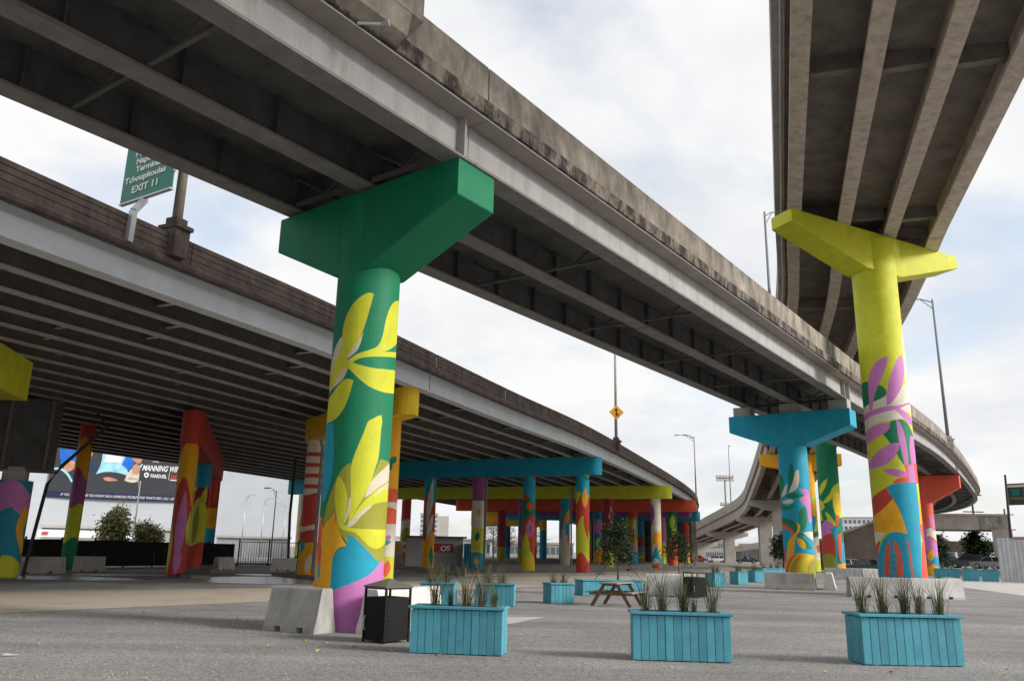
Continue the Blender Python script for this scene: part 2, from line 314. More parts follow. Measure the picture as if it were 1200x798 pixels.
# ------------------------------------------------------------------ painted shafts: outlines cut into the shaft's own surface
def inpoly(x, y, P):
    c = False; n = len(P); j = n-1
    for i in range(n):
        xi, yi = P[i]; xj, yj = P[j]
        if (yi > y) != (yj > y) and x < (xj-xi)*(y-yi)/(yj-yi)+xi: c = not c
        j = i
    return c
def soften(P, wrap=2):
    for _ in range(wrap):
        Q = []; n = len(P)
        for i in range(n):
            a, b, c = Vector(P[i-1]), Vector(P[i]), Vector(P[(i+1) % n]); d1, d2 = b-a, c-b
            if d1.length < 1e-5 or d2.length < 1e-5: continue
            if d1.angle(d2) > 1.05 or min(d1.length, d2.length) < 0.04: Q.append(tuple(b))
            else: Q.append(tuple(b-d1*0.25)); Q.append(tuple(b+d2*0.25))
        P = Q
    return P
def cut_faces(W0, W1, H0, H1, polys, xs, ys):
    """triangulate a rectangle with all outlines as edges; returns verts2d, tris, index of the topmost outline per tri"""
    vs = []; es = []
    def line(a, b): vs.append(Vector(a)); vs.append(Vector(b)); es.append((len(vs)-2, len(vs)-1))
    for x in xs: line((x, H0), (x, H1))
    for y in ys: line((W0, y), (W1, y))
    for c, P in polys:
        o = len(vs); n = len(P)
        for p in P: vs.append(Vector((min(max(p[0], W0), W1), min(max(p[1], H0), H1))))
        es += [(o+i, o+(i+1) % n) for i in range(n)]
    V, E, F, *_ = delaunay_2d_cdt(vs, es, [], 0, 2e-4)
    res = []
    for f in F:
        x = sum(V[i].x for i in f)/len(f); y = sum(V[i].y for i in f)/len(f); k = -1
        for i, (c, P) in enumerate(polys):
            if inpoly(x, y, P): k = i
        res.append(k)
    return V, F, res
def shaft(name, parent, c, Rr, z0, z1, base, polys, seg=7.5, ref=None, loc=None):
    """round column; outlines are (colour, [(theta_deg, z)...]) with theta 0 facing the camera side and + to the right"""
    c = Vector((c[0], c[1])); v = (Vector(ref) if ref is not None else c).normalized(); rt = Vector((v.y, -v.x))
    sc = [(col, [(R_(a)*Rr, z) for a, z in P]) for col, P in polys]
    Wd = math.pi*Rr
    ng = int(360/seg); xs = [-Wd+2*Wd*i/ng for i in range(ng+1)]
    nz = max(2, int((z1-z0)/1.6)); ys = [z0+(z1-z0)*i/nz for i in range(nz+1)]
    V, F, idx = cut_faces(-Wd, Wd, z0, z1, sc, xs, ys)
    names = [base]
    for col, _ in sc:
        if col not in names: names.append(col)
    me = bpy.data.meshes.new(name); org = Vector(loc) if loc else Vector((0, 0, 0))
    P3 = []
    for p in V:
        th = p.x/Rr; q = c-v*(Rr*math.cos(th))+rt*(Rr*math.sin(th)); P3.append((q.x-org.x, q.y-org.y, p.y-org.z))
    me.from_pydata(P3, [], [tuple(f) for f in F])
    for n in names: me.materials.append(M[n])
    me.polygons.foreach_set('material_index', [0 if k < 0 else names.index(sc[k][0]) for k in idx])
    bm = bmesh.new(); bm.from_mesh(me); bmesh.ops.remove_doubles(bm, verts=bm.verts, dist=1e-4); bmesh.ops.recalc_face_normals(bm, faces=bm.faces)
    f0 = max(bm.faces, key=lambda f: f.calc_area()); ce = f0.calc_center_median(); rad = Vector((ce.x+org.x-c.x, ce.y+org.y-c.y, 0))
    if f0.normal.dot(rad) < 0: bmesh.ops.reverse_faces(bm, faces=bm.faces)
    bm.to_mesh(me); bm.free(); me.polygons.foreach_set('use_smooth', [True]*len(me.polygons)); me.update()
    return link(name, me, parent)
def unflat(spec): return [(c, soften([(L[i], L[i+1]) for i in range(0, len(L), 2)], 2)) if False else (c, [(L[i], L[i+1]) for i in range(0, len(L), 2)]) for c, L in spec]
def hero_polys(spec, Rr):
    out = []
    for c, L in spec:
        P = soften([(R_(L[i])*Rr, L[i+1]) for i in range(0, len(L), 2)], 2)
        out.append((c, [(math.degrees(x/Rr), z) for x, z in P]))
    return out
def wavy(bands, blobs, z0, z1):
    """bands (colour, v0, v1, amp, phase) right round the shaft, blobs (colour, theta, v, dtheta, dv, tilt) leaf shapes; v runs 0..1 up the shaft"""
    H = z1-z0; out = []
    for col, a, b, amp, ph in bands:
        top = [(-180+15*i, z0+H*min(1, max(0, b+amp*math.sin(R_(-180+15*i)*2+ph)))) for i in range(25)]
        bot = [(180-15*i, z0+H*min(1, max(0, a+amp*math.sin(R_(180-15*i)*2+ph+0.8)))) if a > 0.001 else (180-15*i, z0) for i in range(25)]
        out.append((col, top+bot))
    for col, th, v, dt, dv, tilt in blobs:
        P = []
        for i in range(16):
            a = 2*math.pi*i/16; w = math.cos(a); h = math.sin(a)
            w *= (1-abs(h)**1.6*0.6)
            P.append((th+dt*(w+tilt*h), z0+H*(v+dv*h)))
        out.append((col, P))
    return out
# ================================================================== SETTING: ground
def sheet(name, poly, z, m):
    mb = MB(); mb.add([(x, y, z) for x, y in poly], [tuple(range(len(poly)))])
    o = mb.build(name, m, None, fix=False)
    if o.data.polygons[0].normal.z < 0: o.data.flip_normals()
    return structure(o)
sheet('ground', [(-2500, -600), (2500, -600), (2500, 3500), (-2500, 3500)], 0.0, 'gravel')
sheet('road', [(-40, -12), (-16, 13.6), (-11.5, 19.4), (-7.0, 25.2), (-0.5, 36.5), (4.5, 44.6), (12, 57), (22, 76), (36, 108), (48, 140), (32, 140), (25, 110), (14.5, 80), (6.5, 61.2), (-1.6, 51.6), (-3.6, 47), (-6.4, 38.5), (-9.0, 33.8), (-16, 26.9), (-24, 17.5), (-60, -12)], 0.006, 'road')
sheet('parking_lot', [(-62, -12), (-24.1, 17.6), (-16.1, 27.1), (-9.1, 34.0), (-6.5, 38.8), (-3.7, 47.2), (-2.2, 51.9), (-30, 160), (-130, 160), (-140, -12)], 0.004, 'asphalt')
for k, poly in enumerate([[(-14.2, 36.6), (-8.6, 36.2), (-7.6, 39.5), (-8.8, 44.5), (-13.4, 45.5), (-16, 41)], [(-6.9, 44.5), (-10.5, 50), (-15.5, 48), (-14.8, 46.2), (-9, 45.4)], [(-34, 39), (-27, 39.6), (-17.5, 42.6), (-17.6, 44.6), (-26, 42.2), (-35, 41.5)], [(-22.5, 36.4), (-16.5, 35.8), (-16.2, 38.6), (-20.4, 40.4), (-25, 39.5), (-27, 37.2)]]):
    Q = []
    for i in range(len(poly)):
        a, b, c = Vector(poly[i-1]), Vector(poly[i]), Vector(poly[(i+1) % len(poly)]); Q += [tuple(b.lerp(a, .3)), tuple(b.lerp(c, .3))]
    sheet('pavement', Q, 0.012+0.001*k, 'wet')
sheet('road_far', [(-31, 50), (-12, 47.5), (-9.5, 52), (-18, 70), (-24, 70)], 0.010, 'path')
sheet('path', [(27.4, 50.8), (24.65, 40.3), (20, 18), (34, 18), (37.7, 61.3), (60, 66), (60, 74), (36.6, 68.2)], 0.008, 'path')
sheet('pavement_patch', [(-1.4, 20.6), (1.0, 21.5), (0.55, 20.4), (0.13, 19.3), (-1.2, 18.9)], 0.007, 'path')
sheet('parking_lot_far', [(30, 82), (110, 80), (170, 150), (170, 210), (70, 190)], 0.009, 'asphalt')
for n, p in (('lawn', [(38, 84), (62, 84), (64, 98), (40, 98)]), ('lawn', [(28, 88), (36.5, 84), (38, 120), (33, 150)]), ('lawn', [(-30, 72), (-19, 72), (-20, 78), (-31, 78)])):
    sheet(n, p, 0.011, 'lawn')
def slab(name, poly, h, m):
    mb = MB(); mb.prism(poly, -0.05, h); return structure(mb.build(name, m))
slab('kerb_island', [(-2.6, 52.0), (6.0, 60.6), (14.5, 78.5), (23.5, 96), (34, 128), (38, 170), (-10, 170), (-18, 120), (-14, 80)], 0.16, 'kerb')
slab('kerb_island', [(-15.6, 40.6), (-14.9, 39.9), (-14.2, 40.4), (-17.6, 50), (-22.2, 69.5), (-25.2, 69.5), (-21.3, 53.5)], 0.17, 'kerb')
slab('kerb_island', [(-13, 46.6), (-10.6, 43.4), (-6.6, 36.6), (-4.6, 36.2), (-9.4, 45.2), (-12, 47.6)], 0.15, 'kerb')

# ================================================================== BRIDGE OVER THE GREEN AND BLUE PIERS
C1 = Vector((-3.153, 17.296)); D1 = dirv(35.4)
pts1 = [(C1.x+D1.x*t, C1.y+D1.y*t) for t in (-60, -40, -20, 0, 20, 40, 60)]+[(41.3, 81.1), (52.4, 98.6), (62.3, 115), (69.0, 130), (72.6, 144), (73.2, 157)]
P1 = Path(pts1, (C1.x, C1.y), [(-60, 9.35), (0, 9.45), (32, 9.55), (80, 10.0), (110, 9.7), (170, 9.2), (260, 8.5)])
T1E = P1.tmax-2
def girder_prof(u, fw, zt, wt=0.05, fh=0.06): return [(u-fw, 0), (u+fw, 0), (u+fw, fh), (u+wt, fh), (u+wt, zt), (u-wt, zt), (u-wt, fh), (u-fw, fh)]
b1 = empty('elevated_roadway', P1.pt(0, 0, 0), 'long steel girder overpass with black stained parapet carried by the green and blue piers', 'bridge')
def on(root, o):
    o.parent = root; o.matrix_parent_inverse = Matrix.Translation(-root.location); return o
def put(mb, name, m, root, **k): return on(root, mb.build(name, m, **k))
SEG1 = [(-58, -0.02), (0.0, 31.55), (31.65, 80.0), (80.1, T1E)]
for (a, b) in SEG1:
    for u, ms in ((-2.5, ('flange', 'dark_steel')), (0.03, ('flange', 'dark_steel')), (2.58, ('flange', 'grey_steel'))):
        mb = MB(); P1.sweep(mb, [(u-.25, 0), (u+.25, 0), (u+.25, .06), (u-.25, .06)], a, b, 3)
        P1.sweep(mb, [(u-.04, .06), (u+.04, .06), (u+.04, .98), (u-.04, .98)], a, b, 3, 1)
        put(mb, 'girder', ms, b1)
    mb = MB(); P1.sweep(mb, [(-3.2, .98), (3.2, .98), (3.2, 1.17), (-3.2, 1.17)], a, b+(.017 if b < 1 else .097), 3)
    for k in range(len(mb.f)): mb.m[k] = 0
    # the two overhangs are paler board-formed concrete, the bays between the girders are darker
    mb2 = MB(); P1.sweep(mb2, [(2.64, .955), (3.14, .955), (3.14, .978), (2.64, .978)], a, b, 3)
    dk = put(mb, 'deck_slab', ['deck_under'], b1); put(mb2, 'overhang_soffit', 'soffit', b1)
    for sgn in (1, -1):
        mb = MB(); pr = [(3.18, 1.34), (3.13, 1.36), (3.13, 2.2), (2.95, 2.2), (2.76, 1.18), (3.18, 1.18)]
        pr = [(u*sgn, z) for u, z in pr]
        tt = a
        while tt < b-0.1:
            t2 = min(tt+45, b); mb = MB(); P1.sweep(mb, pr, tt+.012, t2-.012, 2.5)
            put(mb, 'parapet', 'stained', b1)
            if sgn == 1:
                ml = MB(); P1.sweep(ml, [(3.185, .965), (3.235, .975), (3.25, 1.30), (3.185, 1.35)], tt, t2, 2.5); put(ml, 'drip_ledge', 'black_stain', b1)
            tt = t2
mb = MB()
for i in range(44):
    pass
mb.tube([P1.pt(t, 3.17, .935) for t in range(-58, 32, 3)], .016, 6); put(mb, 'conduit', 'galv', b1)
# web stiffeners (shared shape) and cross frames
def part_copy(proto, root, mat4):
    o = link(proto.name.split('.')[0], proto.data, root); o.matrix_parent_inverse = Matrix.Translation(-root.location)
    o.matrix_basis = mat4; return o
def frame4(path, t, u, dz=0.0):
    p, d, n = path.frame(t); q = path.pt(t, u, dz)
    return Matrix(((n.x, d.x, 0, q.x), (n.y, d.y, 0, q.y), (0, 0, 1, q.z), (0, 0, 0, 1)))
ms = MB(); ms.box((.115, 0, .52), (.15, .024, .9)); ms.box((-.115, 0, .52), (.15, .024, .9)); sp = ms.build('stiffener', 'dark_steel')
protos = [sp]
t = -22.0
while t < 58:
    for u in (-2.5, 0.03):
        part_copy(sp, b1, frame4(P1, t+(0.5 if u < 0 else 0), u))
    t += 2.1
msx = MB(); msx.box((.14, 0, .52), (.2, .06, .92)); spx = msx.build('stiffener', 'grey_steel'); protos.append(spx)
for t in (-.35, 31.3, 32.3, 79.6): part_copy(spx, b1, frame4(P1, t, 2.58))
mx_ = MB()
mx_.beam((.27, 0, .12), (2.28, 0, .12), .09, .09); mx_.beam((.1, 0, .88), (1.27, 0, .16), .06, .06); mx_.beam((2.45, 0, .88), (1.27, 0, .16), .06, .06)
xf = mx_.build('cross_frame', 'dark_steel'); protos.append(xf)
t = -18.5
while t < 160:
    part_copy(xf, b1, frame4(P1, t, -2.5)); part_copy(xf, b1, frame4(P1, t, 0.03)); t += 6.3
for t in (-0.5, 0.6, 30.9, 32.4):
    part_copy(xf, b1, frame4(P1, t, -2.5)); part_copy(xf, b1, frame4(P1, t, 0.03))
# bolted splice under the middle girder, crayon marks on the outer web
for t0 in (-8.7, 13.5, 44.0):
    mb = MB(); P1.sweep(mb, [(-.2, -.028), (.26, -.028), (.26, -.002), (-.2, -.002)], t0, t0+2.1, 2.1); spl = put(mb, 'splice_plate', 'flange', b1)
    mb = MB()
    for i in range(16):
        for u in (-.16, -.09, -.02, .08, .15, .22):
            q = P1.pt(t0+.09+i*.128, u, -.036); mb.box(tuple(q), (.034, .034, .02), R_(i*13))
    bo = mb.build('bolts', 'dark_steel'); stuff(bo); bo.parent = spl; bo.matrix_parent_inverse = spl.matrix_parent_inverse.copy()
M['crayon'] = mat('faded_red_marking', (0.42, 0.31, 0.29), 0.7, 0.1, 3)
for t0, z0, rr0 in ((-3.6, .45, .09), (-1.25, .3, .10), (.35, .2, .07), (-5.6, .62, .11)):
    mb = MB(); n_ = 12
    ring = [P1.pt(t0+k*rr0*.7*math.cos(2*math.pi*i/n_), 2.624, z0+k*rr0*math.sin(2*math.pi*i/n_)) for k in (1, .76) for i in range(n_)]
    mb.add(ring, [(i, (i+1) % n_, n_+(i+1) % n_, n_+i) for i in range(n_)]); put(mb, 'paint_mark', 'crayon', b1)
# lamp pedestal bumping out of the parapet
mb = MB(); P1.sweep(mb, [(2.95, 1.30), (3.15, 1.30), (3.62, 1.55), (3.62, 3.0), (2.95, 3.0)], -4.9, -2.68, 3)
P1.sweep(mb, [(3.15, .99), (3.50, 1.14), (3.60, 1.54), (3.15, 1.29)], -4.45, -2.95, 3); put(mb, 'lamp_pedestal', 'stained', b1)
mb = MB(); mb.tube([P1.pt(-3.9, 3.2, .96), P1.pt(-3.6, 3.5, 1.0), P1.pt(-3.55, 3.62, 1.02)], [.03, .03, .07], 8); put(mb, 'marker_light', 'galv', b1)
# small ladder stencil plate on the outer girder
mb = MB()
for yy in (-.15, .15): mb.box((0, yy, 0), (.012, .025, .5))
for zz in (-.24, -.08, .08, .24): mb.box((0, 0, zz), (.012, .275, .025))
pl = mb.build('girder_marking', 'path'); protos.append(pl); part_copy(pl, b1, frame4(P1, 10.4, 2.63, .42))

# ================================================================== WIDE BRIDGE AT LEFT
pts2 = [(-44.6, -55.3), (-28.3, -18.7), (-12.04, 17.83), (-6.55, 29.5), (-0.1, 45.0), (5.6, 58.1), (13.4, 79.3), (22.0, 104.0), (28.3, 124.5), (33.2, 145), (36.6, 165), (37.6, 185), (36.6, 205), (34, 222)]
P2 = Path(pts2, (-12.04, 17.83), [(-80, 8.5), (300, 8.5)])
b2 = empty('elevated_roadway', P2.pt(0, 0, 0), 'wide low viaduct at left with brown grooved parapet and pale blue-grey edge girder', 'bridge')
T2A, T2E = -78, P2.tmax-2
for a, b in ((T2A, 20.6), (20.7, 51.5), (51.6, 78), (78.1, 104), (104.1, T2E)):
    mb = MB(); P2.sweep(mb, [(-.5, 0), (.02, 0), (.02, .05), (-.22, .05), (-.22, .93), (-.3, .93), (-.3, .05), (-.5, .05)], a, b, 3); put(mb, 'edge_girder', 'blue_steel', b2)
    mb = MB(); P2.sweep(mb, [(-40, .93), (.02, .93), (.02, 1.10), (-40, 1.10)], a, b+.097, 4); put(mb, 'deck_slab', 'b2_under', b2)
    mb = MB(); P2.sweep(mb, [(-.15, .90), (.14, .90), (.17, 1.0), (.14, 1.09), (-.15, 1.09)], a, b, 3); put(mb, 'kerb_ledge', 'brown_conc', b2)
    tt = a
    pr = [(-.35, 1.1), (.06, 1.1), (.06, 1.30), (.035, 1.315), (.06, 1.33), (.06, 1.50), (.035, 1.515), (.06, 1.53), (.06, 1.68), (.035, 1.695), (.06, 1.71), (.06, 1.85), (-.2, 1.85)]
    while tt < b-.1:
        t2 = min(tt+7.6, b); mb = MB(); P2.sweep(mb, pr, tt+.015, t2-.015, 2.5); put(mb, 'parapet', 'brown_conc', b2); tt = t2
mb = MB(); P2.sweep(mb, [(-40, .6), (-39.7, .6), (-39.7, 1.85), (-40, 1.85)], T2A, T2E, 4); put(mb, 'far_parapet', 'conc', b2)
for k in range(1, 21):
    u = -.25-1.9*k
    mb = MB(); e = T2E if k < 12 else 165
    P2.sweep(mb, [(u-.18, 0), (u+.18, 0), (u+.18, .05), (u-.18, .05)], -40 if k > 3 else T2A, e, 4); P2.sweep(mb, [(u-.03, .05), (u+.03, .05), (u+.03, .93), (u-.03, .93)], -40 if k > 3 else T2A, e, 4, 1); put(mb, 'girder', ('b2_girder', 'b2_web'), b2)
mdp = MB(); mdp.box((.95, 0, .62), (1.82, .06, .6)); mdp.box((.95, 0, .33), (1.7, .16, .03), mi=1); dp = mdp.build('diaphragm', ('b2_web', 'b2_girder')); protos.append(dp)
for k in range(0, 14):
    t = -14.0+(k % 2)*0.6
    while t < (78 if k < 9 else 56):
        part_copy(dp, b2, frame4(P2, t+1.4*(k % 3), -.25-1.9*(k+1))); t += 6.8
# thin white drip streak joints on the parapet
mj = MB(); mj.box((0, 0, 0), (.012, .035, .5)); jn = mj.build('joint_seal', 'pale' if 'pale' in M else 'path'); protos.append(jn)
for t, z in ((-0.7, 1.5), (15.8, 1.45), (16.9, 1.45), (20.65, 1.45), (29, 1.45)): part_copy(jn, b2, frame4(P2, t, .066, z))

# ================================================================== RIGHT FLYOVER ON THE LIME PIER
CY = Vector((17.57, 37.38)); D3 = dirv(18.2)
pts3 = [(CY.x+D3.x*t, CY.y+D3.y*t) for t in (-75, -50, -25, 0, 12)]+[(27.24, 69.88), (34.0, 94.0), (40.6, 123.5), (44.4, 143.3), (46.8, 175.9), (48, 206.5), (46, 235), (40, 265)]
P3 = Path(pts3, (CY.x, CY.y), [(-80, 16.84), (0, 16.84), (15, 16.2), (34, 14.95), (59, 13.05), (90, 9.75), (110, 8.1), (143, 6.35), (174, 4.55), (232, 1.6)], [(-80, -.095), (0, -.095), (22, -.03), (40, 0.0), (300, 0.0)])
T3E = P3.tmax-1
b3 = empty('elevated_roadway', P3.pt(0, 0, 0), 'high flyover at right with four tan girders resting on the lime pier and curving away', 'bridge')
for a, b in ((-74, -.05), (.05, 34), (34.1, 59), (59.1, 110), (110.1, T3E)):
    HD = 1.1 if a < 50 else 1.75
    for u in ((-3.55, -1.32, .84, 2.9) if a < 50 else (-4.0, -1.6, .70, 3.0)):
        mb = MB(); P3.sweep(mb, [(u-.3, 0), (u+.3, 0), (u+.3, .2), (u+.1, .34), (u+.1, HD), (u-.1, HD), (u-.1, .34), (u-.3, .2)], a, b, 3); put(mb, 'girder', 'tan_girder', b3)
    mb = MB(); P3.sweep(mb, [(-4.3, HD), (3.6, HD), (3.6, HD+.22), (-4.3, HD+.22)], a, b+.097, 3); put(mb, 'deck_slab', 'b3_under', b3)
    for sgn, ue in ((-1, 4.38), (1, 3.68)):
        pr = [(sgn*u, z) for u, z in ((ue, HD-.15), (ue, HD+1.1+.4*(a > 50)), (ue-.2, HD+1.1+.4*(a > 50)), (ue-.42, HD+.23), (ue-.42, HD-.15))]
        tt = a
        while tt < b-.1:
            t2 = min(tt+12, b); mb = MB(); P3.sweep(mb, pr, tt+.012, t2-.012, 2.5); put(mb, 'parapet', 'ramp_conc', b3); tt = t2
mb = MB(); mb.tube([P3.pt(t, -4.1, .88) for t in range(-74, 40, 3)], .04, 6); put(mb, 'drain_pipe', 'galv', b3)
md3 = MB(); md3.box((1.05, 0, .74), (1.9, .35, .72)); d3 = md3.build('diaphragm', 'b3_under'); protos.append(d3)
for t in (-70, -49.5, -33, -14.4, -1.2, 1.2, 12, 24, 34, 47, 59, 72, 84, 97, 110, 126, 143):
    for u in (-3.55, -1.45, .78): part_copy(d3, b3, frame4(P3, t, u))
for o in protos: bpy.data.objects.remove(o)

# ================================================================== PIERS
M_GREEN = [
 ('tan',[-43.3,6.04,-63.1,5.82,-75.4,5.56,-105.0,5.15,-74.3,4.82,-35.5,5.01,-27.6,5.27,-38.6,5.43,-10.8,5.64,-3.4,6.1,-13.8,5.84]),
 ('lime',[9.8,6.96,1.4,6.99,-12.3,6.89,-27.6,6.71,-40.1,6.43,-45.8,6.09,-41.9,5.86,-48.7,5.65,-60.6,5.44,-73.2,5.29,-105.0,5.06,-72.4,4.84,-50.5,5.07,-34.9,5.29,-27.8,5.29,-21.6,5.24,-5.6,5.05,13.5,4.89,33.9,4.83,54.4,4.83,105.0,4.94,105.0,5.45,30.9,5.31,7.5,5.32,-18.7,5.4,-16.0,5.45,-6.4,5.51,13.6,5.56,43.0,5.61,105.0,5.75,105.0,5.88,33.0,5.7,49.8,5.78,68.3,5.94,105.0,6.16,105.0,6.22,105.0,7.07,74.3,7.0,56.5,6.92,45.5,6.77,36.5,6.46,33.6,6.18,29.3,5.94,22.0,5.78,7.3,5.69,-12.4,5.6,-26.9,5.47,-33.2,5.47,-24.2,5.67,-13.8,5.84,-4.9,6.1,0.8,6.4,5.6,6.68]),
 ('lime',[-15.7,5.02,-20.4,5.05,-30.4,5.07,-47.4,4.91,-64.2,4.73,-105.0,4.56,-105.0,4.16,-51.1,4.15,-31.6,4.35,-21.7,4.65]),
 ('blue',[-105.0,4.12,-51.1,4.15,-45.7,3.68,-42.5,3.25,-47.3,2.8,-60.3,2.49,-68.1,2.49]),
 ('olive',[-9.7,3.29,-20.8,3.22,-31.7,3.02,-45.2,2.67,-58.6,2.15,-57.3,2.05,-22.3,1.94,6.5,1.45,105.0,1.02,74.6,3.38,43.2,3.41,28.3,2.99,10.9,2.59,-3.8,2.59]),
 ('tan',[75.0,3.36,57.5,3.25,36.7,3.07,24.7,2.9,16.6,2.59,30.1,2.69,48.1,2.88,105.0,3.08]),
 ('lime',[105.0,3.06,48.3,2.86,30.3,2.67,17.0,2.53,1.6,2.29,-10.7,2.02,2.6,2.12,27.5,2.43,45.4,2.52,105.0,2.58]),
 ('tan',[105.0,3.05,51.1,2.86,34.9,2.63,52.0,2.75,105.0,2.96]),
 ('lime',[14.1,4.18,24.3,4.24,32.5,4.31,39.4,4.33,43.0,4.18,40.6,4.08,40.4,3.81,39.2,3.4,33.4,3.22,26.7,2.91,18.0,2.68,12.9,2.57,1.6,2.29,-7.5,2.09,-6.7,2.33,-6.3,2.59,-6.6,2.76,-9.0,2.97,-9.4,3.24,-5.1,3.46,1.0,3.68,8.9,3.95]),
 ('tan',[28.2,2.46,8.9,2.29,-4.7,2.12,-11.2,1.99,0.3,2.01,13.0,2.23,30.9,2.42]),
 ('tan',[-8.6,2.59,-11.2,2.28,-16.1,2.05,-11.2,2.11,-5.9,2.33,-5.1,2.56]),
 ('lime',[-30.4,3.02,-35.4,2.88,-35.0,2.58,-30.7,2.28,-26.6,2.11,-15.3,2.05,-12.3,2.28,-10.9,2.54,-15.2,2.76,-23.0,2.95]),
 ('lime',[-29.7,2.15,-18.3,1.92,3.8,1.91,15.6,1.78,30.4,1.62,47.1,1.57,62.5,1.63,105.0,1.8,105.0,1.98,18.3,1.96,-7.6,1.99]),
 ('orange',[-34.1,2.29,-40.8,2.15,-53.1,2.06,-58.3,1.96,-67.0,2.2,-105.0,2.21,-105.0,0.0,-24.1,0.0,-30.7,0.74,-29.9,1.03,-31.1,1.36,-25.5,1.54,-16.3,1.61,-7.3,1.63,-17.4,1.78,-26.3,2.07]),
 ('coral',[-63.3,2.18,-63.7,1.98,-59.0,1.86,-62.6,1.69,-56.3,1.52,-57.9,1.26,-67.3,1.22,-69.0,1.43,-105.0,1.86,-71.5,2.11]),
 ('blue',[-57.6,1.24,-55.6,1.02,-59.4,0.95,-65.6,1.01,-67.1,1.21]),
 ('coral',[-32.9,2.3,-26.3,2.07,-30.5,2.09]),
 ('blue',[-8.5,1.84,-1.2,1.84,4.4,1.8,16.3,1.66,38.1,1.45,56.4,1.3,40.4,1.11,20.3,0.99,-1.0,0.88,-20.5,0.8,-30.4,0.71,-30.8,0.86,-31.1,1.03,-30.2,1.36,-25.4,1.52,-7.3,1.63,-6.8,1.74]),
 ('pink',[56.4,1.3,40.4,1.11,20.3,0.99,-1.0,0.88,-20.5,0.8,-30.4,0.71,-29.2,0.0,105.0,0.0,105.0,1.45,70.5,1.35]),
]
